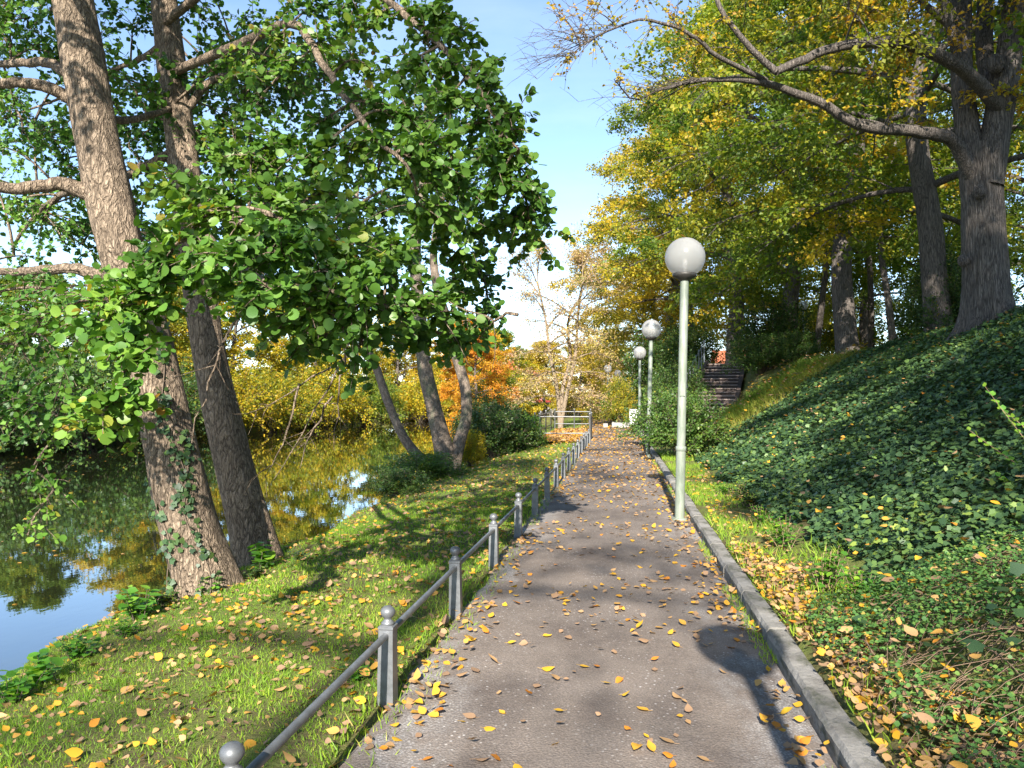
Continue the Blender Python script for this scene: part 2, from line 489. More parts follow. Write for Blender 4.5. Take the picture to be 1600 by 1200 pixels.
hwL = 1.06 + .06*wob(Y*1.0, Y*0+3, 1.6) + .03*wob(Y, Y*0, 6)
hwR = np.where(Y < 29, 1.10, 1.0 + .05*wob(Y, Y*0+8, 1.3))
X = path_x(Y) + np.where(U < 0, U*hwL, U*hwR)
Z = .020*(1-U*U) + .006*wob(X, Y, 3.1) - np.where(np.abs(U) > .98, .02, 0)
nx = len(us); i = (np.arange(len(ysp)-1)[:, None]*nx + np.arange(nx-1)[None]).ravel()
pm.add(np.stack([X, Y, Z], -1).reshape(-1, 3), np.stack([i, i+1, i+1+nx, i+nx], -1), smooth=True)
tag(pm.build('footpath', M['path']), kind='structure')

# paved seating bay between the two railings, strewn with leaves
bm_ = MB()
bm_.add(*grid(np.linspace(-2.95, -1.25, 12), np.linspace(28.0, 37.5, 30), lambda x, y: .026+.008*wob(x, y, 2)), smooth=True)
tag(bm_.build('seating_bay', M['path']), kind='structure')

# ---------------------------------------------------------------- kerb
m, t, bs, out = mat('kerb_concrete')
v = coords(t, kind='Generated'); v2 = coords(t)
c = ramp(t, [(.30, (.13, .12, .108)), (.5, (.22, .208, .19)), (.72, (.30, .285, .265))], noise(t, v2, 4.5, 8, .7))
c = mixc(t, ramp(t, [(.50, (0, 0, 0)), (.64, (.85, .85, .85))], noise(t, coords(t, (2, 1, 5)), 3.1, 7, .7)), c, (.085, .088, .062))
c = mixc(t, ramp(t, [(.62, (0, 0, 0)), (.70, (.7, .7, .7))], noise(t, v2, 17, 6, .7)), c, (.055, .052, .045))
t.links.new(c, bs.inputs['Base Color']); bs.inputs['Roughness'].default_value = .95; bs.inputs['Specular IOR Level'].default_value = .15
bump(t, noise(t, v2, 30, 8, .75), bs, .8, .02)
M['kerb'] = m
kerb = tag(empty('kerb', (0, 0, 0)), kind='structure')
rk = random.Random(4)
y = -2.6
while y < 27:
    L = rk.uniform(.92, 1.04)
    kb = MB()
    top = .102 + rk.uniform(-.006, .006)
    n_ = 15; prof = [(0, -.15), (0, top-.025), (.020, top), (.125, top), (.142, top-.02), (.142, -.15)]
    yy = np.linspace(0, L-.013, n_)
    V = []
    for a_, yv in enumerate(yy):
        for (x_, z_) in prof:
            V.append((x_+rk.uniform(-.004, .004), yv, z_+rk.uniform(-.0035, .0035)))
    k_ = len(prof); F_ = [(a_*k_+b_, a_*k_+b_+1, (a_+1)*k_+b_+1, (a_+1)*k_+b_) for a_ in range(n_-1) for b_ in range(k_-1)]
    kb.add(V, F_)
    kb.add(V[:k_], [tuple(range(k_-1, -1, -1))]); kb.add(V[-k_:], [tuple(range(k_))])
    kb.build('kerb_stone', M['kerb'], kerb, loc=(.955+rk.uniform(-.008, .008)-.0015*y, y, 0), rot=(rk.uniform(-.008, .008), 0, rk.uniform(-.006, .006)))
    y += L

# ---------------------------------------------------------------- street lamps
m, t, bs, out = mat('lamp_pole_paint')
v = coords(t, (1, 1, .25))
c = ramp(t, [(.35, (.12, .145, .11)), (.5, (.18, .205, .165)), (.68, (.25, .27, .235))], noise(t, v, 9, 7, .65))
c = mixc(t, ramp(t, [(.55, (0, 0, 0)), (.75, (.8, .8, .8))], noise(t, coords(t, (3, 3, .8)), 3, 6)), c, (.10, .135, .06))
t.links.new(c, bs.inputs['Base Color']); bs.inputs['Roughness'].default_value = .55
M['pole'] = m
m, t, bs, out = mat('lamp_globe_plastic')
bs.inputs['Base Color'].default_value = (.50, .49, .475, 1)
bs.inputs['Roughness'].default_value = .22
tl = node(t, 'ShaderNodeBsdfTranslucent'); tl.inputs['Color'].default_value = (.74, .73, .71, 1)
tp = node(t, 'ShaderNodeBsdfTransparent'); tp.inputs['Color'].default_value = (.96, .95, .94, 1)
m1 = node(t, 'ShaderNodeMixShader', Fac=.45); m2 = node(t, 'ShaderNodeMixShader', Fac=.32)
t.links.new(bs.outputs[0], m1.inputs[1]); t.links.new(tl.outputs[0], m1.inputs[2])
t.links.new(m1.outputs[0], m2.inputs[1]); t.links.new(tp.outputs[0], m2.inputs[2]); t.links.new(m2.outputs[0], out.inputs['Surface'])
M['globe'] = m
M['dark_metal'] = plain('dark_metal', (.07, .065, .06), .5, .3)
M['bulb'] = plain('bulb_white', (.62, .62, .60), .4, bstr=0, var=.02)

def make_lamp():
    r = empty('street_lamp')
    b = MB(); b.lathe([(.062, -.25), (.062, .9), (.056, .96), (.054, 3.13), (.05, 3.15)], 18)
    pole = b.build('pole', M['pole'], r)
    b = MB(); b.lathe([(.001, .035), (.064, .035), (.095, .03), (.10, .02), (.10, -.05)], 18)
    b.build('base_collar', M['pole'], pole)
    b = MB(); b.lathe([(.063, .90), (.069, .905), (.069, .955), (.058, .965)], 18)
    b.build('joint_ring', M['pole'], pole)
    b = MB(); b.box((-.03, -.066, 1.62), (.03, -.050, 1.80)); b.box((-.006, -.070, 1.74), (.006, -.064, 1.76))
    b.build('service_hatch', M['pole'], pole)
    b = MB(); b.lathe([(.0, 3.12), (.06, 3.125), (.10, 3.155), (.15, 3.19), (.152, 3.225), (.12, 3.23), (0, 3.232)], 24)
    b.build('globe_holder', M['dark_metal'], r)
    b = MB(); an = np.linspace(-math.pi/2*.62, math.pi/2, 20)
    b.lathe([(max(.26*math.cos(a), .0005), 3.435+.26*math.sin(a)) for a in an], 36)
    b.build('globe', M['globe'], r)
    b = MB(); b.lathe([(.028, 3.23), (.028, 3.28), (.036, 3.31), (.038, 3.36), (.028, 3.40), (.0005, 3.42)], 14)
    b.build('bulb', M['bulb'], r)
    return r
lamp0 = make_lamp()
LG = 'globe lamps along the footpath'
lamps = [((.80, 10.25, 0), (0, .025), 'tall globe street lamp beside the kerb with an orange leaf stuck on its globe'),
         ((.81, 20.9, 0), (0, .032), 'globe street lamp standing in front of the leafy hedge by the kerb'),
         ((.90, 31.9, 0), (0, .008), 'globe street lamp next to the pale concrete block by the path'),
         ((-.62, 49.5, 0), (0, .012), 'distant globe street lamp rising behind the planter shrub, brighter of the far pair'),
         ((.05, 59.0, 0), (0, 0), 'farthest small globe street lamp behind the planter shrub'),
         ((.79, -.40, 0), (0, 0), 'globe street lamp whose round shadow falls across the kerb')]
for i, (p, tl_, lb) in enumerate(lamps):
    o = lamp0 if i == 0 else copy_tree(lamp0)
    o.location = p; o.rotation_euler = (tl_[0], tl_[1], i*.3)
    tag(o, lb, 'street lamp', LG)
o = copy_tree(lamp0); o.location = (9.87, 42.73, 3.82); o.rotation_euler = (0, 0, 0); o.scale = (.9,)*3
o.location.z = float(H(o.location.x, o.location.y))
tag(o, 'globe street lamp half hidden among the trunks on top of the bank', 'street lamp')
del o['group']

# ---------------------------------------------------------------- low fence
m, t, bs, out = mat('fence_paint')
v = coords(t)
c = ramp(t, [(.35, (.115, .12, .125)), (.6, (.165, .17, .178))], noise(t, v, 14, 6))
c = mixc(t, ramp(t, [(.62, (0, 0, 0)), (.74, (.6, .6, .6))], noise(t, coords(t, (4, 1, 4)), 5, 7, .7)), c, (.36, .35, .34))
t.links.new(c, bs.inputs['Base Color']); bs.inputs['Roughness'].default_value = .42; bs.inputs['Metallic'].default_value = .35
bump(t, noise(t, v, 60, 3), bs, .12, .004)
M['iron'] = m
b = MB()
def sq(hw, z): return [(-hw, -hw, z), (hw, -hw, z), (hw, hw, z), (-hw, hw, z)]
secs = [(.043, -.12), (.043, .02), (.041, .18), (.0385, .385), (.041, .392), (.041, .402), (.030, .408)]
V = sum((sq(*s_) for s_ in secs), [])
F_ = [(4*k+i, 4*k+(i+1) % 4, 4*k+4+(i+1) % 4, 4*k+4+i) for k in range(len(secs)-1) for i in range(4)] + [(24, 25, 26, 27)]
b.add(V, F_)
post_me = b.mesh('post', M['iron'])
b = MB(); b.lathe([(.026, .402), (.034, .410), (.035, .418), (.026, .426), (.020, .434), (.020, .440), (.030, .449), (.0385, .463), (.0395, .476), (.034, .490), (.020, .501), (.001, .505)], 18)
fin_me = b.mesh('finial', M['iron'])

def fence_run(name, pts, label, group=None):
    r = empty(name, (pts[0][0], pts[0][1], 0)); P0 = np.array([pts[0][0], pts[0][1], 0.])
    prev = None
    for (x_, y_) in pts:
        z_ = .0
        p = link('post', post_me, r, loc=(x_-P0[0], y_-P0[1], z_), rot=(rk.uniform(-.012, .012), rk.uniform(-.012, .012), rk.uniform(-.03, .03)))
        link('finial', fin_me, p)
        if prev is not None:
            a = np.array([prev[0]-P0[0], prev[1]-P0[1], .355]); e = np.array([x_-P0[0], y_-P0[1], .355])
            d_ = (e-a)/np.linalg.norm(e-a)
            q = MB(); q.tube(np.linspace(a+d_*.036, e-d_*.036, 3), .0185, 12)
            q.build('rail', M['iron'], r)
        prev = (x_, y_)
    return tag(r, label, 'fence', group)
pts = []
y = .70
while y < 27.4:
    pts.append((float(np.interp(y, [0, 4, 12, 28], [-1.24, -1.20, -1.09, -.97])), y)); y += 1.62
fence_run('low_fence', pts, 'low dark grey iron fence with ball-topped posts between path and grass')
pts = [(float(path_x(yv))-.98, yv) for yv in np.arange(38.6, 70, 1.9)]
fence_run('low_fence', pts, 'low iron fence along the far stretch of path beyond the seating bay')

# waist-high railings round the seating bay
M['grey_steel'] = plain('grey_steel', (.24, .24, .235), .45, .4, sc=9, bstr=.05)
def railing(name, pts, zs, h, label, tall=(), mat_=None, r_=.022):
    mt = mat_ or M['grey_steel']
    r = empty(name, pts[0]); P0 = np.array(pts[0], float)
    for k, p in enumerate(pts):
        p = np.array(p, float)-P0; hh = h*1.0
        q = MB(); q.lathe([(.030, -.1), (.030, hh-.02), (.036, hh-.015), (.036, hh+.02), (.02, hh+.045), (.001, hh+.055)], 10, p)
        q.build('post', mt, r)
        if k:
            a = np.array(pts[k-1], float)-P0
            for zz in zs:
                d_ = nrm(p-a)
                q = MB(); q.tube([a+(0, 0, zz)+d_*.03, (a+p)/2+(0, 0, zz), p+(0, 0, zz)-d_*.03], r_, 8); q.build('rail', mt, r)
    return tag(r, label, 'railing')
railing('railing', [(-2.80, 27.75, 0), (-.985, 27.95, 0)], (.30, .90), 1.0, 'grey steel railing across the near end of the leaf-strewn seating bay')
railing('railing', [(-.97, 28.25, 0), (-.98, 29.6, 0)], (.30, .90), 1.0, 'short dark railing standing along the path edge at the bay entrance', mat_=M['iron'])
railing('railing', [(-3.0, 28.1, 0), (-3.05, 30.8, 0), (-3.1, 33.6, 0), (-3.15, 36.8, 0)], (.30, .90), 1.0, 'grey railing along the water side of the seating bay')
railing('railing', [(-3.05, 37.9, 0), (-2.1, 37.95, 0), (-1.3, 38.0, 0)], (.30, .90), 1.0, 'grey railing across the far end of the seating bay', mat_=M['iron'])

# ---------------------------------------------------------------- steps up the bank
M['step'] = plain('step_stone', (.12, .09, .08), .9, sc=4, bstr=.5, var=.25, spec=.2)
M['tread'] = plain('lit_tone_tread', (.36, .28, .24), .9, sc=4, bstr=.4, var=.2, spec=.2)  # treads coloured lighter than the risers, standing in for light on their tops
stairs = empty('stairs', (3.35, 29.6, .75), -math.atan2(2.0, 9.6))
L = math.hypot(2.0, 9.6); NS = 16; g = L/NS; rs = 2.5/NS
for k in range(NS):
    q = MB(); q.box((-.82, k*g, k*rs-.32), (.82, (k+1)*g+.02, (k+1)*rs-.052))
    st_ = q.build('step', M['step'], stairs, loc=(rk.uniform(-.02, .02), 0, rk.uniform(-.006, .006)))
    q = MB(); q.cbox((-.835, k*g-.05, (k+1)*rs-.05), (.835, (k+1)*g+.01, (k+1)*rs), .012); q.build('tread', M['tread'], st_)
for sgn in (-1, 1):
    q = MB()
    x0, x1 = (.84, 1.0) if sgn > 0 else (-1.0, -.84)
    q.add([(x0, 0, -.4), (x1, 0, -.4), (x1, L, 2.0), (x0, L, 2.0), (x0, 0, .22), (x1, 0, .22), (x1, L, 2.68), (x0, L, 2.68)],
          [(3, 2, 1, 0), (4, 5, 6, 7), (0, 1, 5, 4), (1, 2, 6, 5), (2, 3, 7, 6), (3, 0, 4, 7)])
    q.build('side_wall', M['step'], stairs)
tag(stairs, 'worn stone steps climbing the shaded bank beneath the trees', 'stairs')
rp = []
for k in range(9):
    f = k/8; rp.append((3.35+2.0*f-1.05*.978, 29.6+9.6*f+1.05*.204, .98+2.45*f))
M['blue_steel'] = plain('blue_grey_steel', (.20, .23, .25), .5, .2)
r = railing('handrail', rp, (.35, .92), .98, 'blue grey metal handrail with posts up the left side of the steps', mat_=M['blue_steel'])

# ---------------------------------------------------------------- small things by the path
M['concrete'] = plain('pale_concrete', (.34, .325, .30), .9, sc=5, bstr=.3, spec=.2)
q = MB(); q.cbox((-.22, -.22, -.05), (.22, .22, .62), .015)
blk = empty('concrete_block', (1.16, 31.25, 0)); q.build('body', M['concrete'], blk)
q = MB(); q.box((-.19, -.226, .10), (.19, -.219, .52)); q.build('front_panel', M['concrete'], blk)
tag(blk, 'waist-high pale concrete block at the path edge beneath the hedge', 'block')
pl = empty('planter', (.20, 41.0, 0))
q = MB()
for lo, hi in (((-.48, -.06, -.05), (.42, .06, .27)), ((-.48, 2.2, -.05), (.42, 2.32, .27)), ((-.48, .062, -.05), (-.36, 2.198, .27)), ((.30, .062, -.05), (.42, 2.198, .27))): q.cbox(lo, hi, .012)
q.build('concrete_rim', M['concrete'], pl)
q = MB(); q.add([(-.35, .07, .2), (.29, .07, .2), (.29, 2.19, .2), (-.35, 2.19, .2)], [(0, 1, 2, 3)]); q.build('soil', M['earth'], pl)
tag(pl, 'low concrete planter with grass and a shrub at the far path edge', 'planter')
q = MB(); q.cbox((-.12, -.12, -.05), (.12, .12, .22), .01)
tag(q.build('stone_cube', M['concrete'], loc=(-.62, 41.1, 0)), 'small pale stone cube beside the low planter', 'stone')
sg = empty('notice_board', (.86, 41.0, 0), .05)
M['white_paint'] = plain('white_paint', (.78, .78, .76), .5, bstr=.03, var=.04)
M['print'] = plain('dark_print', (.16, .16, .18), .7, bstr=0)
q = MB(); q.cbox((-.22, -.03, .16), (.22, .03, .98), .01); bd = q.build('board', M['white_paint'], sg)
q = MB(); q.box((-.10, -.036, .48), (.10, -.031, .82)); q.build('printed_panel', M['print'], bd)
q = MB(); q.box((-.05, -.040, .54), (.05, -.0365, .70)); q.build('printed_panel', M['white_paint'], bd)
for s_ in (-1, 1):
    q = MB(); q.box((s_*.19-.03, -.12, -.03), (s_*.19+.03, .12, .16)); q.build('foot', M['dark_metal'], sg)
tag(sg, 'small white notice board on dark feet beside the planter', 'notice board')
hr = MB(); hr.tube(smooth_path([(1.25, 30.4, 0), (1.28, 30.5, .75), (1.5, 30.7, .98), (2.1, 31.2, 1.18), (2.9, 31.8, 1.38)], 14), .025, 8)
tag(hr.build('pipe_handrail', M['grey_steel']), 'curved grey pipe handrail emerging from the hedge above the concrete block', 'handrail')
# post carrying a small round red-edged sign behind the planter
ps = empty('path_sign', (.95, 52.0, 0))
q = MB(); q.lathe([(.03, 0), (.03, 2.7)], 8); q.build('post', M['grey_steel'], ps)
q = MB(); q.box((-.20, -.03, 1.75), (.20, -.01, 2.55)); bd = q.build('panel', M['white_paint'], ps)
M['red'] = plain('red_print', (.55, .06, .05), .6, bstr=0)
q = MB(); q.box((-.20, -.036, 1.75), (.20, -.031, 1.92)); q.build('red_band', M['red'], bd)
tag(ps, 'white path sign with a red band on a thin post behind the planter', 'sign')

# ---------------------------------------------------------------- beyond the pond: wall, cars, house
M['wall_stone'] = plain('wall_stone', (.44, .40, .34), .95, sc=2.5, bstr=.5, var=.25)
bw = empty('boundary_wall', (-3.63, 74.19, 1.60))
bw.location.z = .0; bw.rotation_euler = (0, 0, RAD(4))
q = MB(); q.box((-18, 0, -.6), (2, .4, 1.0)); q.build('wall_body', M['wall_stone'], bw)
rr = random.Random(9)
for row in range(3):
    x_ = -18+rr.uniform(0, .3)
    while x_ < 1.6:
        L_ = rr.uniform(.55, 1.0)
        if x_ > -9:
            q = MB(); q.cbox((x_, -.045-rr.uniform(0, .02), -.02+row*.33), (min(x_+L_-.03, 2), -.001, row*.33+.29), .008); q.build('stone', M['wall_stone'], bw)
        x_ += L_
q = MB(); q.cbox((-18.05, -.08, 1.002), (2.05, .48, 1.12), .02); q.build('coping', M['concrete'], bw)
tag(bw, 'low pale stone wall beyond the pond at the far end', 'wall')

M['glass'] = plain('car_glass', (.02, .025, .03), .08, bstr=0, spec=.6)
M['tyre'] = plain('tyre', (.02, .02, .02), .8, bstr=0)
def make_car(paint, label, loc, rz, boxy):
    r = empty('parked_car', loc, rz)
    W_ = .86
    if boxy: side = [(-2.2, .35), (2.2, .35), (2.25, .75), (1.9, 1.05), (1.35, 1.15), (.95, 1.9), (-2.1, 1.95), (-2.25, 1.2)]
    else: side = [(-2.1, .32), (2.1, .32), (2.15, .62), (1.95, .80), (1.05, .95), (.45, 1.40), (-1.1, 1.45), (-1.85, .98), (-2.15, .9)]
    n_ = len(side); q = MB()
    V = []
    for s_ in (-1, 1):
        for (x_, z_) in side: V.append((x_, s_*(W_ if z_ < 1.0 else W_-.16), z_))
    q.add(V, [(i, (i+1) % n_, n_+(i+1) % n_, n_+i) for i in range(n_)])
    q.add(V[:n_], [tuple(range(n_-1, -1, -1))]); q.add(V[n_:], [tuple(range(n_))])
    q.build('body', paint, r)
    zz = (1.2, 1.78) if boxy else (1.0, 1.34)
    for s_ in (-1, 1):
        for x0, x1 in ((-1.0, -.32), (-.26, .4)):
            q = MB(); yv = s_*(W_-.12)
            q.box((x0, min(yv, yv-s_*.06), zz[0]), (x1, max(yv, yv-s_*.06), zz[1])); q.build('window', M['glass'], r)
        for x0 in (-1.35, 1.4):
            q = MB(); q.lathe([(.001, -.1), (.30, -.1), (.33, -.06), (.33, .06), (.30, .1), (.001, .1)], 18)
            wh = q.build('wheel', M['tyre'], r, loc=(x0, s_*.80, .33), rot=(RAD(90), 0, 0))
        q = MB(); q.box((2.0, s_*.62-.14, .66), (2.17, s_*.62+.14, .78)); q.build('headlight', M['white_paint'], r)
    return tag(r, label, 'car', 'cars parked beyond the far wall')
M['car_white'] = plain('car_white', (.80, .80, .80), .25, bstr=0, var=.02)
M['car_blue'] = plain('car_blue', (.05, .09, .26), .25, bstr=0, var=.02)
M['car_red'] = plain('car_red', (.32, .05, .04), .25, bstr=0, var=.02)
for pnt, lb, p, bx_ in (('car_white', 'white parked car glimpsed above the far stone wall', (-10.79, 81.28, 1.81), False),
                        ('car_blue', 'dark blue parked van glimpsed above the far stone wall', (-13.80, 84.91, 1.82), True),
                        ('car_red', 'dark red parked car glimpsed above the far stone wall', (-8.66, 82.58, 1.81), False),
                        ('car_white', 'white parked van at the end of the footpath', (-1.69, 96.66, 1.60), True)):
    make_car(M[pnt], lb, (p[0], p[1], .35 if 'wall' in lb else .0), RAD(8 if not bx_ else 95), bx_)

M['render_wall'] = plain('house_render', (.62, .56, .46), .9, sc=1, bstr=.1)
M['roof_tile'] = plain('roof_tile', (.42, .13, .06), .85, sc=3, bstr=.3)
def make_house(loc, rz, label, w_, d_, h_):
    r = empty('house', loc, rz)
    q = MB(); q.box((-w_/2, -d_/2, -1), (w_/2, d_/2, h_)); q.build('wall', M['render_wall'], r)
    q = MB(); e = .5; hh = d_*.42
    A = [(-w_/2-e, -d_/2-e, h_-.1), (w_/2+e, -d_/2-e, h_-.1), (w_/2+e, 0, h_+hh), (-w_/2-e, 0, h_+hh), (w_/2+e, d_/2+e, h_-.1), (-w_/2-e, d_/2+e, h_-.1)]
    B = [(x_, y_, z_+.18) for x_, y_, z_ in A]
    q.add(A+B, [(6, 7, 8, 9), (9, 8, 10, 11), (1, 0, 3, 2), (2, 3, 5, 4), (0, 1, 7, 6), (4, 5, 11, 10), (0, 6, 9, 3), (3, 9, 11, 5), (1, 2, 8, 7), (2, 4, 10, 8)]); rf = q.build('roof', M['roof_tile'], r)
    q = MB(); q.box((w_*.2, .4, h_+hh*.5), (w_*.2+.6, 1.0, h_+hh+.8)); q.build('chimney', M['roof_tile'], rf)
    for s_ in (-1,):
        for k in range(4):
            for fl in range(max(1, int(h_//2.8))):
                x_ = -w_/2+w_*(k+.5)/4
                q = MB(); q.box((x_-.5, -d_/2-.05, .9+fl*2.8), (x_+.5, -d_/2-.004, 2.3+fl*2.8)); wn = q.build('window', M['white_paint'], r)
                q = MB(); q.box((x_-.42, -d_/2-.07, .98+fl*2.8), (x_+.42, -d_/2-.053, 2.22+fl*2.8)); q.build('pane', M['glass'], wn)
    return tag(r, label, 'house')
p = (12.86, 77.46, 6.35); make_house((p[0]+1.6, p[1]+14, 2.0), RAD(-12), 'house with orange tiled roof glimpsed beyond the top of the steps', 6, 5, 2.8)
p = (-16.28, 118.88, 3.70); make_house((p[0]-2, p[1], .3), RAD(6), 'pale house with red roof half hidden by autumn trees beyond the wall', 12, 8, 4.0)

# ---------------------------------------------------------------- tree building
def hero_stem(mb, pts, rad, n=28, rings=70, flare=0.0, lob=5, seed=0, rough=.035):
    """a thick stem with flutes, bulges and root flare"""
    p = smooth_path(pts, rings); r = np.interp(np.linspace(0, 1, rings), np.linspace(0, 1, len(rad)), rad)
    t = nrm(np.gradient(p, axis=0)); u = nrm(np.cross(t, (0., 1., 0.))); w_ = np.cross(t, u)
    an = np.arange(n)*2*math.pi/n
    Lz = np.concatenate([[0], np.cumsum(np.linalg.norm(np.diff(p, axis=0), axis=1))])
    A, Z = np.meshgrid(an, Lz)
    bumps = rough*(np.sin(A*3+Z*1.3+seed)+.7*np.sin(A*7-Z*2.1+seed*2)+.5*np.sin(A*2+Z*4+seed)+.5*np.sin(A*11+Z*6))
    fl = flare*np.exp(-Z/.32)*(.55+.45*np.cos(A*lob+seed))
    R = r[:, None]*(1+bumps)+fl
    ring = p[:, None]+R[..., None]*(np.cos(an)[None, :, None]*u[:, None]+np.sin(an)[None, :, None]*w_[:, None])
    i = np.arange(rings-1)[:, None]*n; j = np.arange(n)[None]; j2 = (j+1) % n
    mb.add(ring.reshape(-1, 3), np.stack([i+j, i+j2, i+n+j2, i+n+j], -1).reshape(-1, 4), 0, True)
    return p, r

def leaf_dirs(rng, tw, N, up=.75, spread=.8):
    d = nrm(nrm(tw)[None]*.6+rng.normal(0, spread, (N, 3))*[1, 1, .55]+[0, 0, -.35])
    n = nrm(rng.normal(0, .60, (N, 3))+[0, -.42, up*.85])
    return d, n

class Foliage:
    def __init__(s): s.p = []; s.d = []; s.n = []; s.s = []; s.a = []
    def add(s, p, d, n, sz, a):
        s.p.append(p); s.d.append(d); s.n.append(n); s.s.append(np.broadcast_to(sz, (len(p),))); s.a.append(np.broadcast_to(a, (len(p),)))
    def cat(s): return [np.concatenate(k) for k in (s.p, s.d, s.n, s.s, s.a)]

def clumps_on(rng, wood, fol, skel, clumps, leaf, per_m=26, tint=0.0, twigs=11, tw_r=.0035, yellow=.5):
    """connect every clump centre to the nearest wood and hang leafy twigs on it"""
    sk = [np.asarray(k, float) for k in skel]
    pts = np.concatenate(sk); cost = np.zeros(len(pts))
    order = sorted(clumps, key=lambda c: np.min(np.linalg.norm(pts-np.asarray(c[0]), axis=1)))
    for c, rr in order:
        c = np.asarray(c, float)
        dist = np.linalg.norm(pts-c, axis=1)+cost+np.clip(pts[:, 2]-c[2]-.4, 0, 9)*.5
        s = pts[int(np.argmin(dist))]
        L = np.linalg.norm(c-s)+.01
        mid = (s+c)/2+rng.normal(0, .10*L, 3)+[0, 0, .16*L]
        br = bez(s, mid, c, 7)
        r0 = min(.010+.010*L, .045)
        wood.tube(br, np.linspace(r0, .006, 7), 5, cap=False)
        pts = np.concatenate([pts, br[3:]]); cost = np.concatenate([cost, np.full(4, .25)])
        cl = rng.random()
        for k in range(twigs):
            b = br[rng.integers(3, 7)]
            e = c+rng.normal(0, .52, 3)*rr*[1, 1, .8]
            Lt = np.linalg.norm(e-b)+.01
            tw = bez(b, (b+e)/2+[0, 0, .12*Lt], e-[0, 0, .10*Lt], 4)
            wood.tube(tw, np.linspace(tw_r*1.6, tw_r*.6, 4), 3, cap=False)
            N = max(4, int(per_m*Lt*rng.uniform(.7, 1.3))+3)
            u = rng.random(N)**.7
            pp = bez(b, (b+e)/2+[0, 0, .12*Lt], e-[0, 0, .10*Lt], 24)[(u*23).astype(int)]+rng.normal(0, .018, (N, 3))
            d, n = leaf_dirs(rng, e-b, N)
            fol.add(pp, d, n, leaf*rng.uniform(.5, 1.28, N), np.clip(cl*yellow+rng.random(N)*(1-yellow)+tint, 0, 1))

CAM = np.array([0, 0, 1.6])
def finish_tree(root, wood, fol, leafmat, woodmat, T, n_single=0, wname='branch_frame'):
    P0 = np.array(root.location)
    wood_o = wood.build(wname, woodmat, root)
    wood_o.matrix_parent_inverse = Matrix.Translation(-Vector(P0))
    p, d, n, s, a = fol.cat()
    rest = np.ones(len(p), bool)
    if n_single:
        dist = np.linalg.norm(p-CAM, axis=1)
        fw = (p-CAM)@np.array([-.1357, .9907, .0])
        dist[fw < .8] = 99
        top = np.argsort(dist/s)[:n_single]; rest[top] = False
        vm = []
        for k in range(8):
            b = MB(); leaves(b, T, [(0, 0, 0)], [(0, 1, 0)], [(0, 0, 1)], 1.0, k/8+.06); vm.append(b.mesh('leaf', leafmat))
        for q in top:
            dd = nrm(d[q]); x = nrm(np.cross(dd, n[q])); z = np.cross(x, dd)
            o = link('leaf', vm[int(a[q]*7.99)], root)
            mtx = Matrix(((x[0], dd[0], z[0], p[q][0]-P0[0]), (x[1], dd[1], z[1], p[q][1]-P0[1]), (x[2], dd[2], z[2], p[q][2]-P0[2]), (0, 0, 0, 1)))
            o.matrix_basis = mtx @ Matrix.Diagonal((s[q], s[q], s[q], 1))
    b = MB(); far = rest & (np.linalg.norm(p-CAM, axis=1) > 7.2)
    rest = rest & ~far
    leaves(b, T, p[rest], d[rest], n[rest], s[rest], a[rest])
    leaves(b, T if T is T_KITE else T_OVAL, p[far], d[far], n[far], s[far], a[far], wide=1.0 if T is T_KITE else 1.35)
    o = b.build('crown', leafmat, root); o.matrix_parent_inverse = Matrix.Translation(-Vector(P0))
    tag(o, kind='stuff')

def put_part(mb, name, m_, root):
    o = mb.build(name, m_, root); o.matrix_parent_inverse = Matrix.Translation(-Vector(root.location)); return o

# ---------------------------------------------------------------- the two leaning alders by the water
rng = np.random.default_rng(11)
A = empty('alder_tree', (-4.14, 7.41, -0.50))
tag(A, 'leaning alder with ivy climbing its pale sunlit trunk at the water edge', 'tree', 'alders on the grassy bank')
tm = MB()
apts = [(-4.09, 7.41, -0.80), (-4.16, 7.40, -0.34), (-4.40, 7.37, 0.42), (-4.72, 7.33, 1.87), (-5.04, 7.28, 3.05), (-5.41, 7.33, 4.41), (-5.73, 7.39, 5.79), (-6.28, 7.72, 7.77), (-6.94, 8.33, 10.96), (-7.32, 8.89, 14.02)]
pa, ra = hero_stem(tm, apts, [.36, .31, .275, .235, .222, .215, .205, .17, .11, .04], flare=.20, seed=1)
put_part(tm, 'trunk', M['alder_bark'], A)
B = empty('alder_tree', (-4.41, 9.09, -0.54))
tag(B, 'darker shaded alder trunk leaning just behind the ivy-clad one', 'tree', 'alders on the grassy bank')
tm = MB()
bpts = [(-4.33, 9.10, -0.87), (-4.43, 9.08, -0.39), (-4.68, 9.05, 0.57), (-5.05, 9.00, 2.09), (-5.30, 9.06, 3.39), (-5.51, 9.14, 4.63), (-5.74, 9.21, 6.06), (-6.04, 9.37, 7.84), (-6.35, 9.63, 10.62), (-6.55, 10.00, 14.03)]
pb, rb = hero_stem(tm, bpts, [.33, .27, .235, .20, .19, .185, .175, .15, .10, .04], flare=.22, seed=4)
put_part(tm, 'trunk', M['alder_bark'], B)

wA, fA, wB, fB = MB(), Foliage(), MB(), Foliage()
def limb(wood, pts, r0, r1, n=8, k=22):
    p = smooth_path(pts, k); p[2:-1] += np.cumsum(rng.normal(0, .010, (k-3, 3)), 0)*.8+rng.normal(0, .006, (k-3, 3)); wood.tube(p, np.linspace(r0, r1, k)**1.0, n); return p
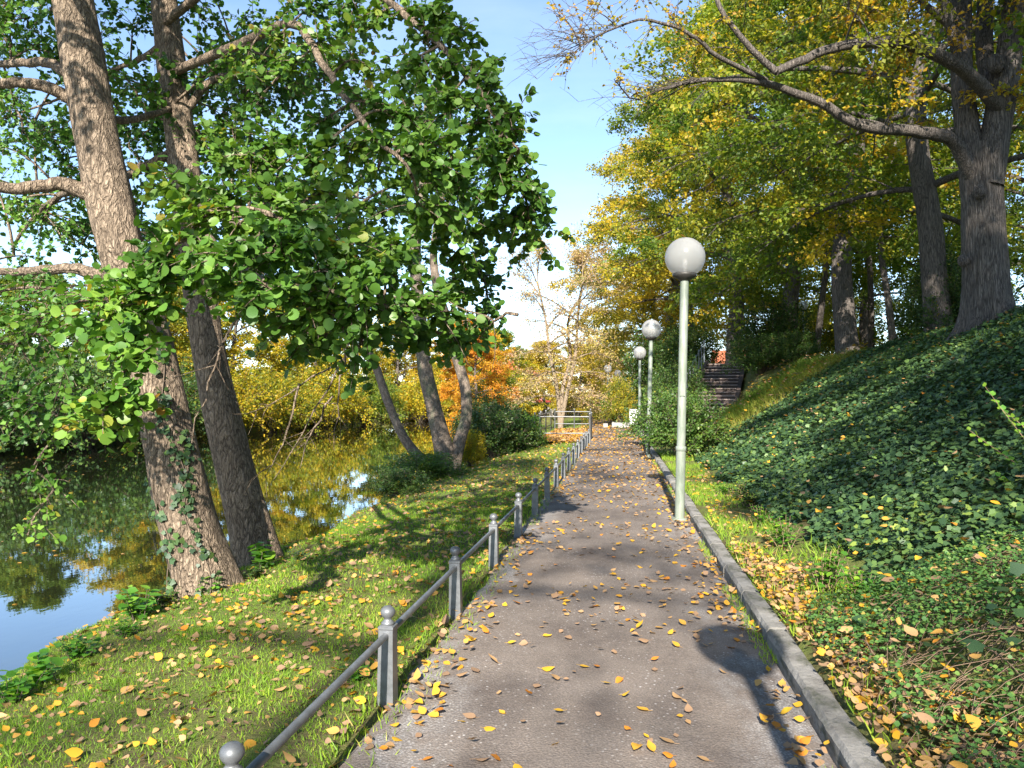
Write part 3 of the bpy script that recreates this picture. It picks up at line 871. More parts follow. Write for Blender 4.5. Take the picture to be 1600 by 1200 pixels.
# limbs seen against the sky
lA = [limb(wA, [(-5.41, 7.23, 3.71), (-5.66, 7.10, 3.78), (-5.93, 6.86, 3.70), (-6.38, 6.59, 3.76)], .085, .045),
      limb(wA, [(-5.68, 7.30, 4.74), (-5.96, 7.16, 4.83), (-6.40, 7.00, 4.82), (-6.98, 6.92, 5.05)], .07, .04),
      limb(wA, [(-5.71, 7.29, 5.01), (-6.12, 7.44, 5.19), (-6.99, 7.72, 5.37), (-7.98, 7.99, 5.81)], .06, .03),
      limb(wA, [(-5.18, 7.26, 2.86), (-5.85, 7.37, 2.96), (-6.54, 7.48, 2.96), (-7.49, 7.65, 3.18)], .07, .03),
      limb(wA, [(-5.31, 7.25, 3.84), (-6.07, 7.85, 3.90), (-7.02, 8.53, 3.80), (-7.80, 9.02, 3.44)], .05, .02),
      limb(wA, [(-5.00, 7.09, 2.83), (-4.22, 6.08, 2.51), (-3.54, 4.97, 2.23), (-3.05, 4.22, 1.99)], .05, .012),
      limb(wA, [(-5.44, 7.23, 4.50), (-5.65, 8.51, 4.98), (-5.70, 9.72, 5.86), (-5.74, 10.82, 6.98)], .05, .02),
      limb(wA, [(-5.78, 7.38, 5.93), (-5.34, 6.33, 5.92), (-5.82, 5.76, 6.05)], .07, .02)]
lB = [limb(wB, [(-5.62, 9.12, 4.75), (-5.94, 8.88, 4.47), (-5.98, 8.57, 4.20), (-6.25, 8.53, 4.01)], .06, .03),
      limb(wB, [(-5.44, 9.04, 4.19), (-4.19, 7.50, 3.54), (-3.39, 6.40, 3.16), (-2.66, 5.29, 2.86), (-2.08, 4.56, 2.72)], .07, .015),
      limb(wB, [(-5.40, 9.05, 3.95), (-3.81, 6.95, 3.02), (-2.65, 5.49, 2.52), (-1.83, 4.80, 2.31), (-1.41, 4.55, 2.19)], .07, .014),
      limb(wB, [(-5.66, 9.12, 5.77), (-4.02, 7.73, 5.43), (-3.03, 6.85, 5.15), (-2.35, 5.94, 4.27), (-1.79, 5.31, 3.53), (-1.39, 5.06, 3.12)], .06, .010),
      limb(wB, [(-5.74, 9.10, 6.43), (-3.86, 7.55, 6.14), (-2.38, 6.54, 5.35), (-1.56, 6.04, 4.60), (-1.04, 5.81, 4.01), (-0.74, 5.75, 3.49)], .055, .008),
      limb(wB, [(-5.58, 9.13, 5.12), (-5.18, 9.28, 5.73), (-4.63, 9.76, 5.99), (-4.00, 10.45, 6.60)], .06, .02),
      limb(wB, [(-5.84, 9.19, 6.97), (-4.45, 7.97, 7.13), (-3.04, 7.25, 6.55), (-1.99, 6.79, 5.86)], .07, .015),
      limb(wB, [(-5.68, 9.11, 6.18), (-6.31, 9.43, 6.11), (-6.86, 9.76, 6.20), (-7.81, 10.23, 6.09)], .05, .02)]
front_B = [(-2.94, 4.85, 2.99), (-2.61, 4.79, 2.96), (-2.58, 4.39, 2.66), (-2.26, 4.33, 2.64), (-2.21, 4.74, 2.94), (-2.05, 4.16, 2.48), (-2.18, 4.04, 2.36), (-2.47, 4.20, 2.43), (-2.73, 4.37, 2.39),
   (-1.96, 4.58, 2.76), (-1.87, 4.18, 2.41), (-1.93, 4.08, 2.21), (-2.12, 4.15, 2.15), (-1.69, 4.21, 2.34), (-1.76, 4.20, 2.12), (-1.65, 4.52, 2.54), (-1.50, 4.34, 2.28), (-1.61, 4.32, 2.05), (-1.44, 4.65, 2.36), (-1.38, 4.56, 2.11),
   (-1.60, 4.63, 1.92), (-1.92, 4.78, 1.92), (-2.08, 4.66, 2.01), (-1.30, 4.87, 2.19), (-1.22, 5.28, 2.14), (-1.12, 5.70, 2.04), (-1.50, 5.45, 1.98), (-1.55, 4.83, 2.60), (-1.39, 5.06, 2.56),
   (-1.91, 4.99, 3.03), (-2.24, 5.35, 3.33), (-2.60, 5.60, 3.57), (-2.75, 5.48, 3.44), (-2.19, 5.45, 3.65), (-1.85, 5.20, 3.36), (-1.62, 5.23, 3.40), (-1.81, 5.51, 3.79), (-1.53, 5.54, 3.69), (-1.40, 5.26, 3.27), (-1.22, 5.48, 3.42), (-1.34, 5.77, 3.87), (-1.07, 5.71, 3.68),
   (-0.98, 5.72, 3.44), (-1.15, 5.60, 3.17), (-0.95, 5.83, 3.18), (-0.81, 5.94, 3.46), (-0.75, 6.05, 3.23), (-0.72, 6.26, 3.08), (-0.96, 6.23, 3.02), (-1.17, 6.20, 2.92), (-1.36, 5.87, 2.96), (-1.45, 5.45, 2.96), (-1.40, 6.27, 2.73), (-1.20, 6.70, 2.68),
   (-1.71, 5.82, 4.16), (-2.07, 5.97, 4.34), (-2.53, 6.31, 4.69), (-2.86, 6.27, 4.41), (-3.08, 6.24, 4.14), (-1.51, 6.05, 4.45), (-1.33, 5.97, 4.20), (-1.11, 5.90, 4.11), (-0.98, 6.02, 3.99), (-0.84, 6.14, 3.83), (-0.79, 6.15, 3.70), (-1.71, 6.22, 4.81), (-2.01, 6.29, 4.86), (-1.43, 6.16, 4.76), (-1.30, 6.18, 4.60),
   (-2.38, 6.54, 5.01), (-2.88, 6.87, 5.27), (-3.26, 7.02, 5.06), (-3.67, 7.17, 4.84), (-3.59, 6.77, 4.13), (-1.99, 6.39, 5.29), (-1.66, 6.43, 5.35), (-2.57, 6.71, 5.57), (-3.40, 6.20, 3.64), (-0.66, 6.37, 2.94), (-1.09, 6.51, 2.24), (-1.35, 6.07, 2.38),
   (-1.88, 6.61, 3.48), (-2.34, 6.74, 3.36), (-2.61, 6.51, 2.97), (-3.03, 6.65, 3.18), (-2.17, 6.97, 3.29), (-2.42, 6.33, 2.60), (-2.89, 5.86, 2.64), (-2.58, 5.90, 2.43), (-3.14, 5.63, 2.41)]
front_A = [(-3.05, 4.63, 2.42), (-3.05, 4.43, 2.28), (-2.81, 4.36, 2.25), (-2.98, 4.23, 2.14), (-2.91, 4.35, 2.11), (-3.29, 4.49, 2.09), (-2.90, 4.15, 1.94), (-2.73, 3.97, 1.76), (-2.75, 3.86, 1.57), (-2.81, 3.85, 1.45),
   (-3.95, 5.11, 2.12), (-4.63, 5.62, 2.23), (-4.99, 5.78, 2.14), (-5.04, 5.97, 1.94), (-4.62, 5.83, 1.93), (-4.60, 6.03, 1.66), (-5.08, 6.17, 1.61), (-5.36, 6.13, 1.72), (-5.31, 5.73, 1.93), (-5.58, 5.90, 2.38), (-5.08, 6.17, 2.57), (-4.32, 5.67, 2.43), (-5.46, 6.32, 1.49), (-5.05, 6.37, 1.43),
   (-5.74, 6.68, 2.53),
   (-6.30, 6.81, 4.01), (-6.62, 7.57, 3.64), (-6.57, 7.98, 3.51), (-6.63, 7.77, 4.55), (-6.57, 7.98, 5.71), (-6.62, 7.57, 5.67), (-6.73, 7.35, 4.89), (-6.86, 7.94, 4.91), (-6.53, 6.98, 3.49), (-6.87, 8.14, 3.26), (-6.71, 8.57, 3.49), (-6.61, 8.78, 3.77)]
clumps_on(rng, wB, fB, [pb]+lB, [(c, .27 if c[1] < 5.4 else .31) for c in front_B], .062, per_m=42, twigs=13)
clumps_on(rng, wA, fA, [pa]+lA, [(c, .26) for c in front_A if c[1] < 5], .060, per_m=42, twigs=14)
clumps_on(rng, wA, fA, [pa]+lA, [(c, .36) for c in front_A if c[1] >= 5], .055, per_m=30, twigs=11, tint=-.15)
hang = [(-5.38, 6.53, 1.37), (-5.23, 6.55, 1.19), (-5.36, 6.43, 0.93), (-5.14, 6.46, 0.75), (-5.29, 6.44, 0.54), (-5.31, 6.34, 0.35), (-5.83, 6.67, 1.36)]
clumps_on(rng, wA, fA, [pa]+lA+[np.array(front_A[12:24])], [(c, .22) for c in hang], .062, per_m=18, twigs=6)
def ell(rng, n, c, r, zmin=-9, inner=.0):
    out = []
    while len(out) < n:
        q = rng.normal(0, 1, 3); q = nrm(q)*rng.uniform(inner, 1)**.5
        q = np.array(c)+q*np.array(r)
        if q[2] > zmin: out.append(q)
    return out
back = ell(rng, 200, (-6.6, 10.8, 5.8), (4.6, 2.6, 3.6), 3.4)  # back clumps; their negative tint paints the crown's shade into the leaf colour
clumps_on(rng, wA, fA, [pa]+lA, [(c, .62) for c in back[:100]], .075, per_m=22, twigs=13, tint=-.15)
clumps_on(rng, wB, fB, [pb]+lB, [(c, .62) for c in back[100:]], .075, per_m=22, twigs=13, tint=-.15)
high = ell(rng, 50, (-5.2, 9.6, 10.2), (3.6, 2.8, 3.2), 6.4)
clumps_on(rng, wB, fB, [pb]+lB, [(c, .9) for c in high], .10, per_m=14, twigs=14)
shade = ell(rng, 105, (-5.6, 5.0, 8.8), (3.8, 1.8, 2.6), 6.6)  # extra crown clumps above the view, added to shade trunks and back foliage
clumps_on(rng, wA, fA, [pa]+lA, [(c, .7) for c in shade], .085, per_m=16, twigs=13)
# bare hanging twigs over the water
for s_, m_, e_ in ((((-3.11, 6.13, 2.42)), (-3.35, 6.00, 1.93), (-3.46, 5.89, 1.24)), ((-3.00, 8.67, 2.36), (-3.45, 8.61, 1.46), (-4.04, 8.53, 0.56)), ((-3.15, 8.65, 2.06), (-3.60, 8.59, 1.76), (-4.19, 8.51, 1.46)),
                   ((-3.51, 8.20, 1.75), (-3.65, 8.18, 1.18), (-3.90, 8.15, 0.71)), ((-3.05, 8.46, 2.27), (-3.16, 8.45, 1.75), (-3.21, 8.44, 1.02)), ((-3.23, 8.44, 1.61), (-3.52, 8.40, 1.09), (-3.59, 8.39, 0.80)), ((-0.75, 5.45, 2.20), (-0.90, 5.53, 2.14), (-1.31, 5.88, 2.35))):
    p_ = bez(s_, m_, e_, 9)+rng.normal(0, .015, (9, 3))
    wB.tube(p_, np.linspace(.014, .004, 9), 5)
    for k in range(6):
        i_ = rng.integers(3, 9); q = p_[i_]
        e2 = q+rng.normal(0, .16, 3)+[-.08, 0, -.18]
        wB.tube(bez(q, (q+e2)/2+rng.normal(0, .03, 3), e2, 4), np.linspace(.005, .002, 4), 3, cap=False)
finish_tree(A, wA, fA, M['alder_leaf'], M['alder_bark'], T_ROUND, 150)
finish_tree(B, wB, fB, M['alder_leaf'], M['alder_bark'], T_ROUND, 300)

# ivy climbing the sunlit trunk
iv = empty('ivy_vine', (-4.01, 7.12, -0.39))
tag(iv, 'ivy vine creeping up the sunlit leaning alder trunk', 'ivy')
vm_ = [None]*6
for k in range(6):
    b = MB(); leaves(b, T_IVY, [(0, 0, 0)], [(0, 1, 0)], [(0, 0, 1)], 1.0, .15+k*.12); vm_[k] = b.mesh('ivy_leaf', M['ivy_leaf'])
def on_stem(p, r, z, ang):
    """point and outward normal on a leaning stem; ang 0 faces the camera side, positive to the right"""
    c = np.array([np.interp(z, p[:, 2], p[:, k]) for k in range(3)]); rz_ = float(np.interp(z, p[:, 2], r))
    to = CAM-c; to[2] = 0; to = nrm(to); rt = np.array([-to[1], to[0], 0])
    n_ = nrm(math.cos(ang)*to+math.sin(ang)*rt)
    return c+n_*(rz_*1.03+.006+(.10*math.exp(-max(z+.45, 0)/.3))), n_
vstem = MB(); nleaf = 0
rv = random.Random(3)
for z0, z1, a0, a1, N in ((.55, 2.3, .05, .30, 170), (-.55, 1.3, -.15, .55, 190), (-.55, .8, -1.1, -.75, 100)):
    trail = []
    for k in range(N):
        f = k/N; z_ = z0+(z1-z0)*f; an = a0+(a1-a0)*f+.22*math.sin(f*9+a0*3)
        trail.append(on_stem(pa, ra, z_, an)[0])
        if rv.random() < .75*math.sin(f*11+a0*5)**2: continue
        q_, n_ = on_stem(pa, ra, z_+rv.gauss(0, .05), an+rv.gauss(0, .20))
        d_ = nrm(np.array([rv.gauss(0, .6), rv.gauss(0, .3), rv.uniform(-1, .1)])); nn = nrm(n_+np.array([rv.gauss(0, .3), rv.gauss(0, .3), .35]))
        x_ = nrm(np.cross(d_, nn)); zz = np.cross(x_, d_); sz = rv.uniform(.035, .075)
        o = link('ivy_leaf', vm_[rv.randrange(6)], iv)
        pp = q_+n_*.012-np.array(iv.location)
        o.matrix_basis = Matrix(((x_[0], d_[0], zz[0], pp[0]), (x_[1], d_[1], zz[1], pp[1]), (x_[2], d_[2], zz[2], pp[2]), (0, 0, 0, 1))) @ Matrix.Diagonal((sz, sz, sz, 1))
    vstem.tube(np.array(trail[::3]), .006, 5)
put_part(vstem, 'vine_stem', M['twig'], iv)

# ---------------------------------------------------------------- three-stemmed alder farther along the bank
C = empty('alder_tree', (-4.53, 20.07, -0.35))
tag(C, 'three-stemmed alder with curved lichen-spotted trunks over the pond', 'tree', 'alders on the grassy bank')
cp = []
for pts_, rad_, sd in (([(-4.39, 20.09, -0.35), (-5.07, 20.00, -0.13), (-5.60, 19.82, 0.51), (-6.02, 19.77, 1.45), (-6.34, 19.72, 2.38), (-6.64, 19.68, 3.06), (-6.98, 19.73, 4.18), (-7.13, 19.81, 5.74), (-6.94, 20.04, 7.51)], [.15, .14, .12, .11, .105, .10, .09, .08, .04], 2),
                       ([(-4.44, 20.08, -0.47), (-4.64, 20.05, 0.42), (-4.88, 20.02, 1.45), (-5.08, 19.99, 2.39), (-5.19, 19.98, 3.33), (-5.29, 19.97, 4.35), (-5.38, 20.05, 5.57), (-5.20, 20.18, 7.14), (-5.19, 20.48, 9.84)], [.31, .24, .21, .19, .18, .17, .15, .12, .05], 3),
                       ([(-4.41, 20.19, -0.41), (-4.19, 20.22, 0.42), (-4.02, 20.34, 1.10), (-4.06, 20.34, 1.88), (-4.33, 20.40, 2.74), (-4.57, 20.37, 3.70), (-4.87, 20.43, 4.67), (-4.96, 20.51, 5.82), (-4.63, 20.76, 8.15)], [.20, .165, .15, .145, .14, .13, .12, .10, .05], 5)):
    tm = MB(); p_, r_ = hero_stem(tm, pts_, rad_, n=18, rings=44, flare=.08, seed=sd, rough=.04); cp.append(p_)
    put_part(tm, 'trunk', M['smooth_bark'], C)
wC, fC = MB(), Foliage()
clC = ell(rng, 80, (-5.0, 20.8, 7.8), (1.9, 1.8, 3.2), 4.4)
clumps_on(rng, wC, fC, cp, [(c, .55) for c in clC], .085, per_m=18, twigs=10, tint=-.1)
finish_tree(C, wC, fC, M['alder_leaf'], M['smooth_bark'], T_OVAL)

# ---------------------------------------------------------------- big forked lime on the bank
D = empty('lime_tree', (6.71, 15.05, 3.01))
tag(D, 'massive forked lime tree with long limbs sweeping over the path', 'tree', 'lime trees along the bank')
tm = MB()
p0, r0_ = hero_stem(tm, [(6.73, 15.05, 2.66), (6.71, 15.05, 3.25), (6.66, 15.04, 4.18), (6.63, 15.04, 5.11), (6.61, 15.04, 5.75), (6.61, 15.04, 6.22)], [.44, .40, .36, .345, .35, .32], n=40, rings=60, flare=.26, lob=6, seed=2, rough=.03)
put_part(tm, 'trunk', M['lime_bark'], D)
stems = []
for pts_, rad_ in (([(6.56, 15.03, 5.46), (6.44, 15.11, 6.43), (6.38, 15.21, 7.65), (6.45, 15.42, 9.05), (6.46, 15.62, 11.35), (6.51, 16.03, 14.61)], [.25, .21, .185, .175, .14, .06]),
                   ([(6.67, 14.94, 5.43), (6.87, 14.97, 6.59), (7.06, 15.00, 7.63), (7.20, 15.02, 8.68), (7.52, 15.16, 10.71), (7.81, 15.20, 13.75)], [.27, .24, .22, .20, .15, .06]),
                   ([(6.88, 15.07, 7.10), (6.85, 15.37, 8.05), (7.00, 15.69, 9.16), (7.25, 16.13, 11.24)], [.16, .15, .14, .08])):
    tm = MB(); p_, r_ = hero_stem(tm, pts_, rad_, n=24, rings=40, seed=len(stems)+1, rough=.03); stems.append(p_)
    put_part(tm, 'stem', M['lime_bark'], D)
wD, fD = MB(), Foliage()
for q_, rr_ in (((6.42, 14.55, 5.27), .10), ((6.22, 14.73, 4.08), .09), ((6.76, 14.65, 7.60), .13)):
    q_ = np.array(q_)+[0, .12, 0]
    wD.lathe([(max(rr_*math.cos(a_)*1.1, .001), rr_*math.sin(a_)*1.4) for a_ in np.linspace(-1.57, 1.57, 9)], 14, q_)
LD = [limb(wD, [(6.40, 14.91, 5.61), (5.95, 14.64, 6.20), (5.15, 14.23, 6.28), (4.17, 13.79, 6.31), (3.25, 13.47, 6.68), (2.49, 13.26, 6.88), (1.63, 13.04, 6.92), (0.90, 12.94, 6.82), (0.22, 12.85, 6.58)], .135, .010, 12, 40),
      limb(wD, [(6.92, 14.88, 6.79), (6.15, 14.37, 7.28), (5.41, 13.96, 7.51), (4.64, 13.66, 7.61), (3.62, 13.31, 7.39), (2.59, 12.97, 6.94)], .135, .065, 12, 30),
      limb(wD, [(2.59, 12.97, 6.94), (2.05, 12.80, 7.38), (1.64, 12.74, 7.97), (1.39, 12.71, 8.95)], .06, .03, 10, 16),
      limb(wD, [(2.49, 13.26, 6.92), (1.70, 12.75, 7.14), (1.16, 12.47, 7.43), (0.45, 12.17, 7.51), (-0.34, 11.96, 7.16), (-0.83, 11.90, 6.82)], .045, .006, 8, 24),
      limb(wD, [(6.42, 15.21, 8.24), (5.84, 14.93, 8.61), (5.19, 14.64, 8.97), (4.11, 14.29, 9.54)], .08, .03, 8, 14),
      limb(wD, [(6.40, 15.21, 7.53), (5.30, 14.35, 9.94), (3.49, 13.20, 9.80), (1.34, 12.30, 8.41), (-0.04, 11.90, 7.90)], .09, .015, 8, 24),
      limb(wD, [(7.18, 15.01, 8.10), (7.80, 14.39, 8.43), (8.62, 13.80, 8.69)], .12, .04, 8, 12)]
cl = ell(rng, 95, (4.6, 14.6, 8.6), (4.6, 2.6, 2.7), 5.4)+ell(rng, 40, (7.5, 15.2, 9.2), (3.4, 3, 3.2), 6.6)
cl = [c for c in cl if not (c[0] < 3.2 and c[2] < 6.6)]
clumps_on(rng, wD, fD, stems+LD, [(c, .62) for c in cl], .085, per_m=17, twigs=11, yellow=.75, tint=.10)
tips = [(0.37, 12.77, 6.65), (-0.04, 12.31, 6.69), (-0.34, 12.06, 7.21), (-0.73, 11.91, 6.87), (-0.58, 11.93, 7.36), (-0.04, 12.00, 7.46), (0.55, 12.19, 7.41), (0.95, 12.24, 7.66), (-0.33, 11.86, 7.71), (0.35, 12.06, 7.86), (-0.92, 11.78, 7.51), (1.16, 12.47, 7.30), (1.70, 12.75, 7.71)]
clumps_on(rng, wD, fD, LD, [(c, .42) for c in tips], .065, per_m=9, twigs=11, yellow=.5, tint=.3)
# bare outermost twigs
for k in range(46):
    s_ = LD[0 if k % 2 else 3][rng.integers(-9, -1)]
    e_ = s_+np.array([-rng.uniform(.3, 1.0), rng.normal(0, .3), rng.normal(-.05, .28)])
    p_ = bez(s_, (s_+e_)/2+[0, 0, .12], e_, 6); wD.tube(p_, np.linspace(.009, .002, 6), 3, cap=False)
    for j in range(4):
        q_ = p_[rng.integers(2, 6)]; e2 = q_+np.array([-rng.uniform(.05, .4), rng.normal(0, .1), rng.normal(0, .18)])
        wD.tube(bez(q_, (q_+e2)/2+[0, 0, .03], e2, 3), np.linspace(.004, .0015, 3), 3, cap=False)
finish_tree(D, wD, fD, M['lime_leaf'], M['lime_bark'], T_KITE)

# ---------------------------------------------------------------- generated trees and shrubs
def gen_tree(seed, Ht, tr, zb, R, nl, ns, ntw, nlv, leaf, sig=.10, top=.35, stems_=1, droop=.12, yel=.6, lean=.0, T=T_KITE, lift=1.0):
    """returns trunk, branch and crown meshes' builders, base at the origin"""
    g = np.random.default_rng(seed)
    trunk, wood, fol = MB(), MB(), Foliage()
    axes = []
    for s_ in range(stems_):
        az = s_*2.4+g.random(); sp_ = .0 if stems_ == 1 else .16
        pp = [np.array([0, 0, -.4])]+[np.array([math.cos(az)*sp_*Ht*f+g.normal(0, .02*Ht)*min(f*2, 1)+lean*Ht*f*f, math.sin(az)*sp_*Ht*f+g.normal(0, .02*Ht)*min(f*2, 1), Ht*f]) for f in (.02, .2, .4, .6, .8, .96)]
        rr = np.array([1.15, 1.0, .84, .70, .5, .28, .06])*tr*(1 if stems_ == 1 else .75)
        p_, r_ = hero_stem(trunk, pp, rr, n=16, rings=30, flare=tr*.45, seed=seed+s_)
        axes.append(p_)
    for i in range(nl):
        ax = axes[i % stems_]
        f = (i+g.random())/nl; z = zb+(Ht*.95-zb)*f**.95
        s = ax[int(np.argmin(np.abs(ax[:, 2]-z)))]
        az = i*2.39996+g.normal(0, .25)
        prof = (math.sin(math.pi*min(1, (f*.82+.20)))**.7)*(1-top*f)
        L = R*prof*g.uniform(.82, 1.12)
        el = (-.10+1.05*f**1.3)*lift
        h = np.array([math.cos(az), math.sin(az), 0.])
        e = s+L*(h*math.cos(el)+[0, 0, math.sin(el)])-[0, 0, droop*L*(1-f)]
        m_ = s+.5*(e-s)+[0, 0, .22*L]+g.normal(0, .05*L, 3)
        li = bez(s, m_, e, 8)
        wood.tube(li, np.linspace(.012+.016*L, .012, 8), 6, cap=False)
        tg = nrm(np.gradient(li, axis=0))
        for j in range(ns):
            t_ = .22+.78*(j+g.random())/ns; k = min(7, int(t_*7.99)); q = li[k]
            sd = 1 if (j % 2) else -1
            side = np.cross(tg[k], [0, 0, 1.])*sd
            dr = nrm(tg[k]*.75+side*g.uniform(.3, 1.1)+[0, 0, g.normal(.08, .28)])
            l2 = L*.36*(1.2-.6*t_)*g.uniform(.7, 1.25)+.25
            e2 = q+dr*l2-[0, 0, droop*l2]
            m2 = (q+e2)/2+[0, 0, .10*l2]
            sb = bez(q, m2, e2, 5)
            wood.tube(sb, np.linspace(.006+.008*l2, .006, 5), 4, cap=False)
            cl_ = g.random()
            for w_ in range(ntw):
                q2 = sb[g.integers(1, 5)]
                d3 = nrm(dr*.6+g.normal(0, .6, 3)+[0, 0, -.05]); l3 = min(.28*l2+.25, 1.1)*g.uniform(.6, 1.3)
                e3 = q2+d3*l3
                wood.tube([q2, (q2+e3)/2+[0, 0, .04*l3], e3-[0, 0, .06*l3]], [.006, .0045, .003], 3, cap=False)
                N = max(3, int(nlv*g.uniform(.6, 1.4)))
                u = g.random(N)[:, None]
                pp = q2*(1-u)+e3*u+g.normal(0, sig, (N, 3))*[1, 1, .6]
                d, n = leaf_dirs(g, d3, N, .8)
                fol.add(pp, d, n, leaf*g.uniform(.65, 1.25, N), np.clip(cl_*yel+g.random(N)*(1-yel), 0, 1))
    b = MB(); leaves(b, T, *fol.cat())
    return trunk, wood, b

def gen_bush(seed, Ht, R, nl, ns, nlv, leaf, sig=.08, T=T_KITE, yel=.5, arch=.3):
    g = np.random.default_rng(seed)
    wood, fol = MB(), Foliage()
    for i in range(nl):
        az = i*2.39996+g.normal(0, .2); f = ((i+.5)/nl)
        el = math.asin(min(.98, f**.8))
        L = g.uniform(.8, 1.12)
        s = np.array([math.cos(az), math.sin(az), 0])*R*.12*g.random()-[0, 0, .15]
        e = np.array([math.cos(az)*math.cos(el)*R*L, math.sin(az)*math.cos(el)*R*L, math.sin(el)*Ht*L+.08*Ht])
        li = bez(s, (s+e)/2+[0, 0, arch*Ht*(1-f)+.1*Ht], e, 7)
        wood.tube(li, np.linspace(.012+.006*R, .005, 7), 5, cap=False)
        for j in range(ns):
            q = li[g.integers(2, 7)]; dr = nrm(nrm(e)*.8+g.normal(0, .6, 3)); l2 = .30*R*g.uniform(.5, 1.3)+.1
            e2 = q+dr*l2
            wood.tube([q, (q+e2)/2+[0, 0, .05*l2], e2], [.006, .005, .003], 3, cap=False)
            N = max(4, int(nlv*g.uniform(.6, 1.4))); u = g.random(N)[:, None]**.8
            pp = q*(1-u)+e2*u+g.normal(0, sig, (N, 3))
            pp[:, 2] = np.maximum(pp[:, 2], .02)
            d, n = leaf_dirs(g, dr, N, .7); cl_ = g.random()
            fol.add(pp, d, n, leaf*g.uniform(.65, 1.25, N), np.clip(cl_*yel+g.random(N)*(1-yel), 0, 1))
    b = MB(); leaves(b, T, *fol.cat())
    return None, wood, b

def kit(parts, bark, leafm):
    tr, wd, cr_ = parts
    return (tr.mesh('trunk', M[bark]) if tr else None, wd.mesh('branch_frame', M[bark]), cr_.mesh('crown', M[leafm]))
def plant(name, k, loc, rz, sc, label, cat, group=None, leafm=None, zoff=0.0):
    x, y = loc[:2]; z = loc[2] if len(loc) > 2 else float(H(x, y))
    r = empty(name, (x, y, z+zoff), rz); r.scale = sc if hasattr(sc, '__len__') else (sc,)*3
    if k[0]: link('trunk', k[0], r)
    link('branch_frame', k[1], r)
    c = link('crown', k[2], r); tag(c, kind='stuff')
    if leafm:
        c.material_slots[0].link = 'OBJECT'; c.material_slots[0].material = M[leafm]
    return tag(r, label, cat, group)

K = {}
K['lime1'] = kit(gen_tree(21, 18.5, .40, 3.8, 7.2, 32, 10, 5, 42, .145, sig=.17), 'lime_bark', 'lime_leaf')
K['lime2'] = kit(gen_tree(22, 17.0, .36, 3.5, 6.8, 31, 10, 5, 42, .145, sig=.17, droop=.14), 'lime_bark', 'lime_leaf')
K['slim'] = kit(gen_tree(23, 13.0, .15, 4.5, 2.8, 18, 6, 4, 22, .13, sig=.14), 'lime_bark', 'lime_leaf_green')
K['round'] = kit(gen_tree(24, 9.5, .20, 1.0, 4.1, 26, 9, 5, 36, .16, sig=.15, yel=.6), 'lime_bark', 'gold_leaf')
K['sparse'] = kit(gen_tree(25, 10.2, .17, 1.6, 3.3, 34, 10, 6, 9, .10, sig=.2, top=.1, stems_=3, lift=1.5, yel=.5), 'pale_bark', 'pink_leaf')
K['airy'] = kit(gen_tree(27, 17.5, .14, 8.2, 3.6, 16, 6, 3, 15, .10, sig=.22, lean=.06), 'smooth_bark', 'lime_leaf')
K['bushA'] = kit(gen_bush(31, 1.9, 1.3, 44, 12, 26, .085), 'twig', 'bush_leaf')
K['bushB'] = kit(gen_bush(32, 3.6, 3.2, 60, 13, 26, .16, sig=.16, arch=.45), 'twig', 'gold_leaf')
K['bushC'] = kit(gen_bush(33, 5.5, 3.6, 60, 14, 26, .18, sig=.18, arch=.3), 'twig', 'bush_leaf')
LB = 'lime trees along the bank'
for k, xy, rz, sc, lb, lm in (
    ('lime2', (7.95, 20.4), .4, .92, 'thick upright lime beside the massive forked one, trunk clear of branches', 'lime_leaf_green'),
    ('lime1', (8.1, 28.6), 2.1, 1.0, 'lime with a pale patch of sun on its trunk above the dry grass strip', 'lime_leaf'),
    ('lime2', (7.8, 36.8), 3.6, 1.12, 'lime with twin-looking trunk beside the dark shrubs by the steps', 'lime_leaf_green'),
    ('lime1', (6.4, 43.6), 5.0, 1.14, 'shaded lime standing at the head of the steps', 'lime_leaf'),
    ('lime2', (4.9, 51.5), 1.2, 1.2, 'yellowing lime rising behind the steps, crown reaching toward the path', 'lime_leaf_yellow'),
    ('lime1', (4.2, 60.0), 2.9, 1.15, 'golden lime farther along the bank behind the far lamps', 'lime_leaf_yellow'),
    ('lime2', (3.3, 70.0), 4.4, .95, 'golden lime near the end of the bank above the path', 'lime_leaf_yellow'),
    ('lime1', (3.0, 82.0), .7, .85, 'last golden lime of the row where the path ends', 'lime_leaf_yellow'),
    ('lime2', (9.0, 2.2), 2.2, .95, 'lime tree on the bank shading the ivy slope beside the path', 'lime_leaf_green'),
    ('lime1', (9.0, -5.5), 1.4, .95, 'lime tree behind the viewpoint shading the bank', 'lime_leaf'),
    ('lime2', (10.4, -15.0), .3, 1.05, 'second lime tree behind the viewpoint up on the bank', 'lime_leaf')):
    plant('lime_tree', K[k], xy, rz, sc, lb, 'tree', LB, lm, -.1)
HB = 'trees on the hilltop behind the limes'
